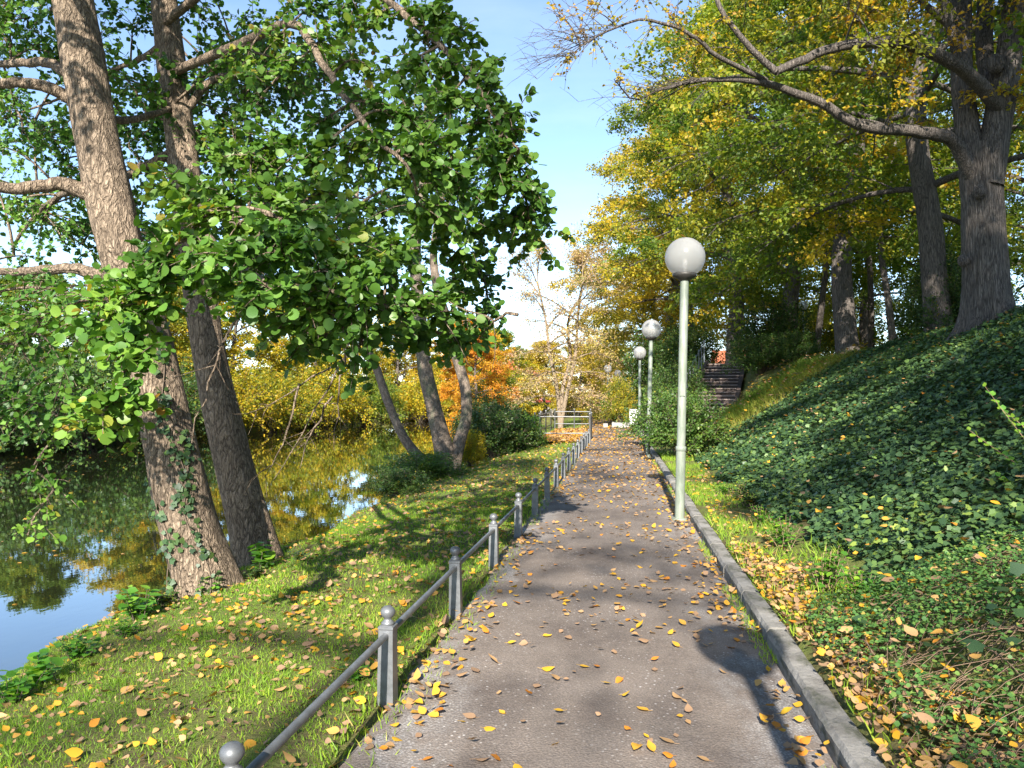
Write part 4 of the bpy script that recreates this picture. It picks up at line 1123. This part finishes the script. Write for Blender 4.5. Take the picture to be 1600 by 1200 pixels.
for k, xy, rz, sc, lb, lm in (
    ('slim', (10.74, 31.75, 3.63)[:2], .3, 1.0, 'slender dark tree leaning between two thick lime trunks on the hilltop', None),
    ('slim', (12.47, 40.06, 4.17)[:2], 1.5, 1.1, 'second slender dark tree between the lime trunks, set farther back', None),
    ('slim', (8.72, 35.51, 3.47)[:2], 3.0, 1.05, 'straight thin tree right beside the hilltop lamp', None),
    ('lime1', (16.5, 33), 1.0, .8, 'leafy green tree filling the gap behind the slender trunks', 'lime_leaf_green'),
    ('lime2', (20.0, 26), 2.0, .75, 'leafy tree behind the thick upright lime trunk', 'lime_leaf_green'),
    ('lime1', (14.5, 47), 3.0, .85, 'leafy tree on the hilltop behind the twin-looking lime', 'lime_leaf_green'),
    ('lime2', (12.5, 60), 4.0, .85, 'tall tree on the hilltop beyond the house', 'lime_leaf'),
    ('lime1', (24.0, 40), 5.0, .9, 'green tree at the back of the hilltop behind the slender trees', 'lime_leaf_green'),
    ('lime2', (22.0, 17.5), .6, .55, 'small leafy tree on the hilltop behind the massive forked lime', 'lime_leaf')):
    plant('hilltop_tree', K[k], xy, rz, sc, lb, 'tree', HB, lm, -.1)
for k, p, rz, sc, lb, cat, lm in (
    ('bushA', (1.67, 19.91, 0.32)[:2], .2, (.78, .9, .80), 'bright green leafy hedge shrub between the first two lamps', 'shrub', 'hedge_leaf'),
    ('bushA', (1.56, 25.45, 0.16)[:2], 1.2, (.7, .9, .8), 'green hedge shrub leaning over the concrete block', 'shrub', 'hedge_leaf'),
    ('bushC', (2.55, 33.66, 0.53)[:2], .4, (.40, .45, .42), 'tall dark hedge behind the pipe handrail', 'hedge', None),
    ('bushC', (2.33, 43.72, 0.56)[:2], 2.4, (.7, .7, .75), 'big dark shrub at the foot of the bank beyond the steps', 'shrub', None),
    ('bushC', (4.29, 48.02, 2.42)[:2], 3.4, (.6, .6, .6), 'dark shrub high on the bank left of the handrail', 'shrub', None),
    ('bushA', (6.66, 34.72, 3.30)[:2], 2.2, (1.2, 1.2, 1.35), 'rounded dark green shrub to the right of the step top', 'shrub', None),
    ('bushA', (5.87, 32.60, 2.15)[:2], 4.2, (.95, 1.0, .75), 'low dark shrub halfway up beside the steps', 'shrub', None),
    ('bushA', (6.94, 31.73, 2.77)[:2], 5.0, (.8, .8, .6), 'low dark shrub on the crest beside the lime with the sunny patch', 'shrub', None),
    ('bushC', (8.41, 20.83, 3.57)[:2], 1.0, (.30, .30, .36), 'dark leafy bush between the forked lime and its upright neighbour', 'shrub', None),
    ('bushC', (17.0, 22.5), 1.1, (.8, .8, .62), 'leafy bush on the hilltop behind the gap beside the upright lime', 'shrub', 'hedge_leaf'),
    ('bushC', (19.5, 30.5), 2.1, (.9, .9, .7), 'broad bush on the hilltop behind the slender trunks', 'shrub', 'lime_leaf'),
    ('bushC', (15.5, 38.5), 3.1, (.8, .8, .65), 'bush on the hilltop behind the thin tree and the hilltop lamp', 'shrub', 'hedge_leaf'),
    ('bushC', (13.5, 50.0), 4.1, (.8, .8, .75), 'bush on the hilltop behind the head of the steps', 'shrub', 'lime_leaf'),
    ('bushC', (25.0, 24.0), 5.1, (.9, .9, .7), 'bush on the hilltop far behind the massive forked lime', 'shrub', 'hedge_leaf'),
    ('bushC', (27.0, 34.0), .1, (1, 1, .8), 'large bush closing the back of the hilltop', 'shrub', None),
    ('bushA', (-4.06, 25.68, 0.10)[:2], .5, (1.0, 1.0, .85), 'dark evergreen shrub on the bank beside the three-stemmed alder', 'shrub', None),
    ('bushA', (-3.43, 27.08, 0.03)[:2], 2.5, (.62, .62, .62), 'bright yellowish green shrub at the end of the near railing', 'shrub', 'weed_leaf'),
    ('bushC', (-5.40, 31.56, 0.56)[:2], 3.5, (.42, .42, .5), 'dark ivy-covered bush behind the evergreen shrub by the pond', 'shrub', None),
    ('bushA', (-4.17, 21.63, -0.22)[:2], 1.5, (.35, .35, .5), 'small golden sapling at the foot of the three-stemmed alder', 'shrub', 'gold_leaf'),
    ('bushA', (.17, 42.1, .2), .5, (.55, .75, 1.15), 'loose yellow green shrub growing in the low planter', 'shrub', 'lime_leaf'),
    ('bushA', (.0, 46.5), 1.9, (.7, 1.2, 1.1), 'yellow green shrub behind the low planter', 'shrub', 'lime_leaf'),
    ('bushA', (-4.73, 18.02, -0.62)[:2], 3.0, (.75, .8, .36), 'low mound of ivy at the foot of the three-stemmed alder', 'ivy', 'hedge_leaf'),
    ('bushA', (-4.57, 15.83, -0.70)[:2], 4.0, (.45, .55, .28), 'low weedy mound of greenery at the water edge near the three-stemmed alder', 'shrub', 'bush_leaf')):
    plant('shrub' if cat != 'hedge' else 'hedge', K[k], p, rz, sc, lb, cat, None, lm)
plant('thin_tree', K['airy'], (-2.4, -18.0), 0.0, 1.4, 'thin-leaved tree behind the viewpoint whose branches dapple the path', 'tree')
plant('bare_tree', K['sparse'], (-3.14, 42.97, 0.56)[:2], .6, 1.0, 'pale-barked multi-stemmed tree with thin pinkish autumn leaves by the bay railing', 'tree')
# trees round the pond
PB = 'trees and bushes round the pond'
pond = [('bushB', (-25.0, 27.5), .2, 1.0, 'dark green bush overhanging the far water behind the two alders', 'bush_leaf'),
    ('bushB', (-25.2, 33.5), 1.2, 1.05, 'dark green bush across the pond behind the ivy-clad trunk', 'bush_leaf'),
    ('bushB', (-24.8, 39.5), 2.2, .95, 'green bush dipping toward the water across the pond', 'bush_leaf'),
    ('bushB', (-24.6, 45.5), 3.1, 1.05, 'yellow bush with layered branches across the pond right of the dark alder trunk', 'gold_leaf'),
    ('bushB', (-24.0, 52.0), 4.0, 1.0, 'yellow green bush with drooping sprays over the far water', 'lime_leaf'),
    ('bushB', (-23.4, 58.5), 5.0, 1.1, 'bright golden bush dipping to the far water', 'gold_leaf'),
    ('bushB', (-21.8, 65.0), .6, 1.0, 'dark brownish bush between the golden ones across the pond', 'lime_leaf_green'),
    ('bushB', (-18.2, 70.5), 1.6, 1.05, 'golden bush seen between the left two stems of the three-stemmed alder', 'gold_leaf'),
    ('bushB', (-14.0, 73.0), 2.6, .95, 'reddish bush seen between the right stems of the three-stemmed alder', 'pink_leaf'),
    ('bushB', (-10.2, 72.5), 3.6, .9, 'dark green bush at the end of the pond', 'bush_leaf'),
    ('round', (-29.5, 30), .3, .66, 'green tree above the dark bushes across the pond', 'lime_leaf_green'),
    ('round', (-31.0, 38), 1.3, .80, 'olive tree behind the far pond bushes', 'lime_leaf_green'),
    ('round', (-30.0, 47), 2.3, .92, 'yellow green tree behind the layered yellow bush', 'lime_leaf'),
    ('round', (-29.5, 56), 3.3, 1.1, 'golden tree behind the drooping yellow green bush', 'gold_leaf'),
    ('round', (-27.0, 66), 4.3, 1.15, 'tall yellow green tree beyond the golden bush', 'lime_leaf'),
    ('round', (-22.0, 75), 5.3, 1.15, 'golden yellow tree behind the three-stemmed alder', 'gold_leaf'),
    ('round', (-15.5, 78), .8, 1.05, 'fiery orange tree behind the three-stemmed alder', 'orange_leaf'),
    ('round', (-11.23, 61.04, 2.69)[:2], 1.8, .82, 'orange and yellow maple right of the three-stemmed alder', 'orange_leaf'),
    ('round', (-10.94, 69.15, 2.83)[:2], 2.8, .9, 'yellow green tree beside the orange maple', 'lime_leaf'),
    ('round', (-6.80, 71.74, 2.86)[:2], 3.8, .75, 'soft golden tree behind the pinkish bare tree', 'lime_leaf_yellow'),
    ('round', (-3.23, 66.17, 2.75)[:2], 4.8, .66, 'rounded yellow green tree beside the far path', 'lime_leaf_yellow'),
    ('round', (-2.93, 90.44, 3.18)[:2], 5.8, .85, 'golden tree closing the view at the end of the path', 'gold_leaf'),
    ('sparse', (-1.60, 100.71, 3.35)[:2], 1.0, 1.2, 'thin bare brownish tree above the end of the path', None),
    ('round', (0.05, 105.98, 3.44)[:2], .9, .9, 'pale yellow tree behind the far lamps', 'lime_leaf_yellow'),
    ('round', (-10.54, 94.44, 3.26)[:2], 2.9, .8, 'brownish gold tree beyond the low stone wall', 'lime_leaf_yellow'),
    ('round', (-34, 52), .5, 1.25, 'broad yellow olive tree between the tall ones behind the far bank', 'lime_leaf_yellow'),
    ('round', (-32, 74), .5, 1.3, 'broad golden green tree in the corner beyond the pond', 'lime_leaf'),
    ('round', (-24, 86), 1.5, 1.25, 'tall yellow tree well behind the end of the pond', 'lime_leaf_yellow'),
    ('round', (-16, 90), 2.5, 1.1, 'tall green tree well behind the fiery orange one', 'lime_leaf_green'),
    ('round', (-42, 34), 3.5, .8, 'big dark tree in the distance left of the pond', 'lime_leaf_green'),
    ('round', (-33, 20), 4.5, .5, 'dark green tree across the pond beside the tall dark one', 'bush_leaf'),
    ('round', (-38, 44), .1, .9, 'tall green tree well behind the far bank', 'lime_leaf_green'),
    ('round', (-37, 60), .9, 1.35, 'tall olive tree well behind the far bank', 'lime_leaf'),
    ('round', (-36, 26), 1.9, .68, 'tall dark green tree well behind the dark bushes across the pond', 'lime_leaf_green')]
for k, xy, rz, sc, lb, lm in pond:
    z = float(H(*xy))
    plant('far_tree' if k != 'bushB' else 'pond_bush', K[k], (xy[0], xy[1], max(z, -.75)), rz, sc, lb, 'tree' if k != 'bushB' else 'bush', PB, lm)

# ---------------------------------------------------------------- ground cover
rng = np.random.default_rng(77)
def scatter(n, x0, x1, y0, y1, keep=None):
    x = rng.uniform(x0, x1, n); y = rng.uniform(y0, y1, n)
    if keep is not None:
        k = keep(x, y); x, y = x[k], y[k]
    return x, y
def on_ground(x, y, dz=0.0): return np.stack([x, y, H(x, y)+dz], -1)
def tilt(N, s): return nrm(rng.normal(0, s, (N, 3))*[1, 1, 0]+[0, 0, 1])
def flat_dir(N): a = rng.uniform(0, 2*math.pi, N); return np.stack([np.cos(a), np.sin(a), np.zeros(N)], -1)

def blades(mb, x, y, h, wd, a, dz=-.01, splay=.45):
    N = len(x); p = on_ground(x, y, dz)
    d = nrm(rng.normal(0, splay, (N, 3))*[1, 1, 0]+[0, 0, 1])
    leaves(mb, T_BLADE, p, d, flat_dir(N)+d*.01, h, a, wide=wd/h)

lawn = MB()
on_lawn = lambda x, y: (x < path_x(y)-1.05+.05*wob(x, y, 5)) & (x > shore(y)-.05) & (rng.random(len(x)) < .62+.38*wob(x, y, 1.9, 3))
for n, y0, y1, h, wd in ((170000, 1.6, 6.5, .036, .0052), (82000, 6.5, 13, .045, .0088), (30000, 13, 28, .06, .011), (9000, 28, 60, .08, .02)):
    x, y = scatter(n, -6.6, -1.0, y0, y1, on_lawn)
    if y0 > 27: k = (x < -3.1) | (y > 38); x, y = x[k], y[k]
    N = len(x)
    blades(lawn, x, y, h*rng.uniform(.35, 1.2, N)*(1+.9*np.clip(wob(x, y, 3.1, 5), 0, 1)), wd, np.clip(.45+.3*wob(x, y, 1.3, 1)+rng.normal(0, .22, N), 0, 1))
tag(lawn.build('grass', M['grass']), 'short autumn grass on the bank between the low fence and the pond', 'grass', kind='stuff')

# strip of grass behind the kerb, and a ragged line along both path edges
verge = MB()
x, y = scatter(17000, 1.09, 2.3, 3.0, 21, lambda x, y: (wob(x, y, 1.7, 5) > -.2) & (x < 1.95+.25*wob(y, x*0, 1.1, 2)) & ~((y < 5.2) & (x > 1.25)))
blades(verge, x, y, rng.uniform(.04, .13, len(x)), .008, np.clip(rng.normal(.55, .22, len(x)), 0, 1))
x, y = scatter(3500, .86, .96, 3, 22, lambda x, y: wob(y, x*0, 1.4, 4) > .05)
blades(verge, x, y, rng.uniform(.02, .07, len(x)), .005, np.clip(rng.normal(.6, .2, len(x)), 0, 1), dz=.03)
x, y = scatter(5200, -1.28, -1.0, 2, 27, lambda x, y: wob(y, x*0, 1.2, 9) > -.3)
blades(verge, x, y, rng.uniform(.03, .09, len(x)), .006, np.clip(rng.normal(.6, .2, len(x)), 0, 1), dz=.005)
x, y = scatter(2600, 5.6, 8.4, 11, 19.5)
blades(verge, x, y, rng.uniform(.06, .18, len(x)), .014, np.clip(rng.normal(.65, .2, len(x)), 0, 1))
tag(verge.build('verge_grass', M['grass']), 'ragged grass tufts along the kerb and path edges', 'grass', kind='stuff')

# dry grass bank below the steps
dry = MB()
def dry_keep(x, y):
    yc = np.interp(x, [2.4, 7.2], [24.0, 27.5]); return (np.abs(y-yc) < 3.4) & (x > 2.3)
x, y = scatter(26000, 2.3, 7.4, 19.5, 31.5, dry_keep)
N = len(x); yc = np.interp(x, [2.4, 7.2], [24.0, 27.5])
blades(dry, x, y, rng.uniform(.10, .38, N), .018, np.clip(.70-(y-yc+3.4)*.11+rng.normal(0, .16, N), 0, 1), splay=.6)
tag(dry.build('dry_grass', M['dry_grass']), 'tall yellow-brown grass strip climbing the bank toward the lime trunks', 'grass', kind='stuff')

# ivy on the slope
ivy = MB()
def ivy_keep(x, y):
    return (x > 1.95+.25*wob(x, y, 1.5, 6)) & ~((x < 2.95) & (y < 5.3+.3*wob(x, y, 2))) & (y < np.interp(x, [2.4, 7.2], [22.2, 25.0]))
for n, y0, y1, sz in ((35000, 2.6, 8, .053), (44000, 8, 14, .056), (40000, 14, 25.5, .073)):
    x, y = scatter(n, 1.5, 7.6, y0, y1, ivy_keep)
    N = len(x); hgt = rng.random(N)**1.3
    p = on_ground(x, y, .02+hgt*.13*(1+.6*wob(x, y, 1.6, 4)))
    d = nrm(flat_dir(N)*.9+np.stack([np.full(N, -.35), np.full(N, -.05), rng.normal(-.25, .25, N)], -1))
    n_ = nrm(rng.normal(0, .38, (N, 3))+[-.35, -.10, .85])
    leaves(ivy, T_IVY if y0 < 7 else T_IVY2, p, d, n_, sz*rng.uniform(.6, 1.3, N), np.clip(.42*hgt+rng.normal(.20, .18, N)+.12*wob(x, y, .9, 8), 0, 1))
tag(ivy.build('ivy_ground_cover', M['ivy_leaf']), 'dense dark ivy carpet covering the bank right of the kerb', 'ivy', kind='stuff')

# creeping shrub mound beside the near kerb: brown runners and tiny leaves
cs = empty('creeping_shrub', (2.0, 4.0, .2))
tag(cs, 'tangled creeping shrub with brown runners and tiny leaves beside the kerb', 'shrub')
rw = MB()
for k in range(1000):
    x0, y0 = rng.uniform(1.2, 3.1), rng.uniform(2.4, 5.5)
    a = rng.normal(-2.2, .7); L = rng.uniform(.15, .6)
    x1, y1 = x0+math.cos(a)*L, y0+math.sin(a)*L
    if x1 < 1.16: continue
    z0, z1 = float(H(x0, y0)), float(H(x1, y1))
    b_ = rng.uniform(.01, .10)
    rw.tube(bez((x0, y0, z0+.02), ((x0+x1)/2+rng.normal(0, .04), (y0+y1)/2+rng.normal(0, .04), (z0+z1)/2+b_*1.9), (x1, y1, z1+b_*.5), 5), np.linspace(.0032, .0014, 5), 3, cap=False, a=rng.random())
put_part(rw, 'runner_tangle', M['dry_twig'], cs)['kind'] = 'stuff'
sl = MB()
x, y = scatter(38000, 1.14, 3.15, 2.4, 5.6, lambda x, y: (rng.random(len(x)) < .50+.5*wob(x, y, 2.3, 2)) & (x > 1.2+.12*wob(y, x*0, 3)))
N = len(x)
leaves(sl, T_OVAL, on_ground(x, y, .02)+np.stack([np.zeros(N), np.zeros(N), rng.random(N)**.8*.12], -1), flat_dir(N), nrm(rng.normal(0, .45, (N, 3))+[-.1, -.2, .85]), rng.uniform(.015, .030, N), np.clip(rng.normal(.55, .24, N), 0, 1), wide=1.35)
o = put_part(sl, 'leaf_mat', M['small_leaf'], cs); o['kind'] = 'stuff'
# a few big ivy leaves at its back edge
big = MB()
lv_me = []
for k in range(4):
    b = MB(); leaves(b, T_IVY, [(0, 0, 0)], [(0, 1, 0)], [(0, 0, 1)], 1.0, .2+k*.12); lv_me.append(b.mesh('ivy_leaf', M['ivy_leaf']))
for c0, n in (((1.75, 3.91, 0.45), 16), ((1.45, 4.68, 0.40), 5), ((1.95, 4.08, 0.50), 10)):
    ic = empty('ivy_clump', c0)
    tag(ic, {16: 'bluish ivy clump with big lobed leaves at the right side of the creeping shrub', 5: 'pair of big bluish ivy leaves on top of the creeping shrub', 10: 'ivy sprig with big lobed leaves where creeping shrub meets the slope'}[n], 'ivy')
    for k in range(n):
        x_, y_ = rng.normal(0, .09), rng.normal(0, .11)
        link('ivy_leaf', lv_me[k % 4], ic, loc=(x_, y_, float(H(c0[0]+x_, c0[1]+y_))-c0[2]+rng.uniform(.08, .16)), rot=(rng.normal(.35, .25), rng.normal(0, .25), rng.uniform(0, 6.28)), scale=rng.uniform(.05, .085))

# ---------------------------------------------------------------- leafy weeds and seedlings
def weed(seed, nst, h, spread, leaf, T=T_OVAL, wide=1.0):
    g = np.random.default_rng(seed); st, fo = MB(), Foliage()
    for k in range(nst):
        a = g.uniform(0, 6.28); e = np.array([math.cos(a)*spread*g.random(), math.sin(a)*spread*g.random(), h*g.uniform(.5, 1.1)])
        b0 = e*[.3, .3, 0]-[0, 0, .02]
        st.tube(bez(b0, (b0+e)/2+[0, 0, .1*h], e, 5), np.linspace(.005, .002, 5), 4, cap=False)
        N = g.integers(6, 12); u = np.linspace(.3, 1, N)
        p = bez(b0, (b0+e)/2+[0, 0, .1*h], e, 20)[(u*19).astype(int)]
        an = np.arange(N)*2.4+g.random()*6
        d = np.stack([np.cos(an), np.sin(an), g.normal(.05, .25, N)], -1); n = nrm(g.normal(0, .25, (N, 3))+[0, 0, 1])
        fo.add(p, d, n, leaf*g.uniform(.6, 1.2, N), np.clip(g.normal(.55, .25, N), 0, 1))
    b = MB(); leaves(b, T, *fo.cat()); return None, st, b
K['nettle'] = kit(weed(1, 16, .22, .24, .085), 'twig', 'weed_leaf')
K['seedling'] = kit(weed(2, 5, .24, .12, .10, T_ROUND), 'twig', 'weed_leaf')
K['privet'] = kit(weed(3, 26, .40, .30, .075), 'dry_twig', 'weed_leaf')
for k, p, sc, lb, lm in (
    ('nettle', (-4.03, 7.15, -0.46), .8, 'nettle clump at the foot of the ivy-clad alder trunk', None),
    ('seedling', (-3.96, 8.12, -0.36), 1.25, 'bright yellow green seedling between the two leaning trunks', None),
    ('nettle', (-3.77, 7.66, -0.35), .6, 'ivy-like weed patch between the bases of the two leaning trunks', 'bush_leaf'),
    ('nettle', (-4.28, 6.46, -0.50), 1.15, 'leafy weed clump on the bank edge beside the open blue water', None),
    ('nettle', (-4.04, 5.90, -0.50), .6, 'low weed clump sloping toward the water by the nettles', None),
    ('nettle', (-4.11, 5.45, -0.52), .75, 'round-leaved weed clump hanging over the bank edge', None),
    ('seedling', (-4.04, 5.01, -0.53), .9, 'trailing weed clump on the lip of the bank', None),
    ('nettle', (-4.07, 4.74, -0.54), .9, 'weed clump at the lowest corner of the bank', None),
    ('nettle', (-4.29, 6.81, -0.50), .7, 'small weed tuft on the bank between nettles and trunk', 'bush_leaf'),
    ('privet', (1.65, 7.95, 0.14), .75, 'bright green young shrub at the ivy edge behind the kerb', None),
    ('privet', (1.57, 6.21, 0.22), .80, 'glossy light green shrub next to the bright young shrub', None),
    ('privet', (1.67, 5.58, 0.30), .6, 'small glossy green shrub against the dark ivy', None),
    ('privet', (1.68, 9.35, 0.14), .6, 'leafy yellow green shrublet between the verge grass and the ivy', None),
    ('privet', (1.74, 11.72, 0.14), .65, 'sprawling light green shrublet on the verge beyond the lamp foot', 'hedge_leaf'),
    ('nettle', (1.78, 10.85, 0.12), .9, 'leafy weed patch on the verge below the ivy', 'bush_leaf'),
    ('nettle', (1.63, 12.25, 0.12), .8, 'fresh green weed patch on the verge near the lamp', None),
    ('nettle', (-3.54, 8.27, -0.20), .5, 'small dark weed by the water right of the alders', 'bush_leaf'),
    ('nettle', (-1.46, 4.20, -0.05), .35, 'broad-leaved weed rosette at the base of a fence post', None)):
    x_, y_ = p[:2]
    plant('weed' if k != 'privet' else 'young_shrub', K[k], (x_, y_, float(H(x_, y_))), rng.uniform(0, 6), sc, lb, 'weed' if k != 'privet' else 'shrub', None, lm)
# arching bright shoots at the right edge
sh = empty('leafy_shoot', (3.57, 6.95, 1.07)); st, fo = MB(), Foliage()
for s_, m_, e_ in (((3.68, 6.96, 0.86), (3.36, 6.92, 1.23), (3.04, 6.88, 1.69)), ((3.62, 6.85, 0.82), (3.25, 6.80, 1.03), (2.86, 6.75, 1.33)), ((3.79, 7.08, 0.96), (3.52, 7.04, 1.28), (3.22, 7.00, 1.50)), ((3.51, 6.74, 0.68), (3.25, 6.70, 0.83), (3.05, 6.68, 0.96)), ((3.61, 6.75, 0.37), (3.36, 6.72, 0.47), (3.18, 6.69, 0.61))):
    c_ = bez(s_, m_, e_, 9); st.tube(c_, np.linspace(.006, .002, 9), 5)
    N = 22; u = np.linspace(.25, 1, N); p = bez(s_, m_, e_, 60)[(u*59).astype(int)]
    side = np.where(np.arange(N) % 2, 1., -1.)[:, None]; tg = nrm(np.array(e_)-np.array(s_))
    d = nrm(tg[None]*.4+side*np.cross(tg, [0, -.5, .8])[None]+rng.normal(0, .2, (N, 3))); fo.add(p, d, nrm(rng.normal(0, .3, (N, 3))+[-.1, -.5, .8]), rng.uniform(.035, .06, N), np.clip(rng.normal(.8, .15, N), 0, 1))
tag(sh, 'arching bright yellow green leafy shoots above the dark ivy', 'shrub')
finish_tree(sh, st, fo, M['weed_leaf'], M['dry_twig'], T_OVAL)

# ---------------------------------------------------------------- fallen leaves
def surf(x, y):
    on = (np.abs(x-path_x(y)) < 1.03)
    return np.where(on, .022*(1-(x-path_x(y))**2)+.008, H(x, y))
names = {0: 'tan', 1: 'yellow', 2: 'orange'}
var = []
for k, T in enumerate(T_FALL):
    for c_, val in ((0, .12), (0, .34), (1, .72), (1, .88), (2, .99)):
        b = MB(); leaves(b, T, [(0, 0, 0)], [(0, 1, 0)], [(0, 0, 1)], 1.0, val)
        b.tube([(0, .02, .0), (0.02, -.18, .02), (.06, -.34, .06)], [.014, .012, .010], 3, a=val)
        var.append((c_, b.mesh('fallen_leaf', M['fallen'])))
FL = {0: 'withered tan leaf lying on the footpath', 1: 'bright yellow leaf lying on the footpath', 2: 'orange leaf lying on the footpath'}
fl_rng = random.Random(12)
cnt = 0; used = []
while cnt < 296:
    y = 2.7+7.6*fl_rng.random()**1.25
    x = -.12+fl_rng.uniform(-1, 1)*1.02
    if fl_rng.random() > .55+.45*float(wob(x, y, 1.3, 2)) + .35*(abs(x+.12) > .75): continue
    c_, me = var[fl_rng.randrange(len(var))] if fl_rng.random() < .8 else fl_rng.choice([v for v in var if v[0] == 0])
    o = link('fallen_leaf', me, None, (x, y, float(surf(x, y))+fl_rng.uniform(.002, .012)), (fl_rng.gauss(0, .22), fl_rng.gauss(0, .22), fl_rng.uniform(0, 6.28)), fl_rng.uniform(.030, .074))
    tag(o, FL[c_], 'leaf', FL[c_].split(' leaf')[0]+' leaves on the path'); cnt += 1
o = link('fallen_leaf', var[4][1], None, (.87, 10.10, 3.675), (.5, .3, 1.2), .075)
tag(o, 'single orange leaf stuck on top of the nearest lamp globe', 'leaf')
o = link('fallen_leaf', var[13][1], None, (1.29, 2.80, 0.42), (1.0, .15, .5), .105)
o.location.z = float(H(o.location.x, o.location.y))+.12
tag(o, 'large bright yellow leaf caught upright in the creeping shrub', 'leaf')

def litter(n, x0, x1, y0, y1, size, keep, dz, tan=.55, sc_t=.35, zf=None):
    x, y = scatter(n, x0, x1, y0, y1, keep); N = len(x)
    v = np.where(rng.random(N) < tan, rng.uniform(.0, .5, N), rng.uniform(.55, 1, N))
    z = (zf or surf)(x, y)+dz*rng.random(N)+.004
    p = np.stack([x, y, z], -1); d = nrm(flat_dir(N)+np.stack([np.zeros(N), np.zeros(N), rng.normal(0, .25, N)], -1)); n_ = tilt(N, sc_t)
    ix = rng.integers(0, len(T_FALL), N); s_ = size*rng.uniform(.55, 1.3, N)
    return [(T_FALL[k], p[ix == k], d[ix == k], n_[ix == k], s_[ix == k], v[ix == k]) for k in range(len(T_FALL))]
lp = MB()
for args in litter(1000, -1.2, 1.0, 5, 14, .050, lambda x, y: (wob(x, y, 1.2, 5) > -.1) & (np.abs(x+.12) < 1.05), .008, sc_t=.2)+litter(1900, -1.2, 1.0, 12, 30, .066, lambda x, y: (np.abs(x+.12) < 1.05), .01, sc_t=.2)+litter(6500, -4.5, 2.5, 28, 64, .10, lambda x, y: (np.abs(x-path_x(y)) < 1.6), .02)+litter(1300, -1.32, -.9, 2, 28, .055, lambda x, y: wob(y, x*0, .9, 2) > 0, .02)+litter(800, .70, .95, 3, 26, .05, lambda x, y: wob(y, x*0, .9, 6) > -.1, .02, zf=lambda x, y: np.full(len(x), .02)):
    leaves(lp, *args)
x0_ = litter(5200, -2.95, -1.1, 27.0, 38, .10, lambda x, y: x < 9, .02, zf=lambda x, y: np.full(len(x), .035))
for args in x0_: leaves(lp, *args)
tag(lp.build('path_leaf_litter', M['fallen']), 'scattered small autumn leaves strewn along the footpath and seating bay', 'leaves', kind='stuff')
lg = MB()
lk = lambda x, y: (x < path_x(y)-1.0) & (x > shore(y)+.05) & (rng.random(len(x)) < .66+.45*wob(x, y, 1.1, 7))
for args in litter(4000, -5.6, -1.1, 1.6, 9, .034, lk, .03, tan=.8, sc_t=.6)+litter(2100, -5.6, -1.1, 1.6, 9, .062, lk, .035, tan=.55, sc_t=.5)+litter(3600, -5.6, -1.1, 9, 20, .062, lk, .03)+litter(1300, -5.6, -1.1, 20, 29, .08, lk, .03):
    leaves(lg, *args)
tag(lg.build('lawn_leaf_litter', M['fallen']), 'yellow and brown autumn leaves scattered over the grass bank', 'leaves', kind='stuff')
ls = MB()
for args in litter(3000, 1.085, 1.7, 2.2, 8, .045, lambda x, y: x < 1.5+.2*wob(x, y, 2), .06, tan=.7, sc_t=.7)+litter(900, 1.15, 2.0, 2.6, 16, .055, lambda x, y: x < 1.75+.2*wob(x, y, 2), .05)+litter(1500, 1.6, 7.4, 4, 24, .058, lambda x, y: rng.random(len(x)) < .75, .02, zf=lambda x, y: H(x, y)+.15)+litter(420, 5.8, 8.5, 12, 27, .10, None, .04)+litter(150, 1.2, 3.0, 2.5, 5.4, .065, None, .03, zf=lambda x, y: H(x, y)+.11)+litter(500, 2.4, 7.2, 22, 31, .10, None, .02, zf=lambda x, y: H(x, y)+.3):
    leaves(ls, *args)
tag(ls.build('bank_leaf_litter', M['fallen']), 'autumn leaves caught in the ivy and verge of the bank', 'leaves', kind='stuff')
fw = MB()
x, y = scatter(1300, -24, -5.0, 5, 70, lambda x, y: (x < shore(y)-.25) & (wob(x, y, .35, 3) > -.05)); N = len(x)
leaves(fw, T_OVAL, np.stack([x, y, np.full(N, WATER+.004)], -1), flat_dir(N), tilt(N, .03), rng.uniform(.04, .09, N), rng.uniform(.3, 1, N))
tag(fw.build('floating_leaves', M['fallen']), 'small fallen leaves floating on the pond surface', 'leaves', kind='stuff')
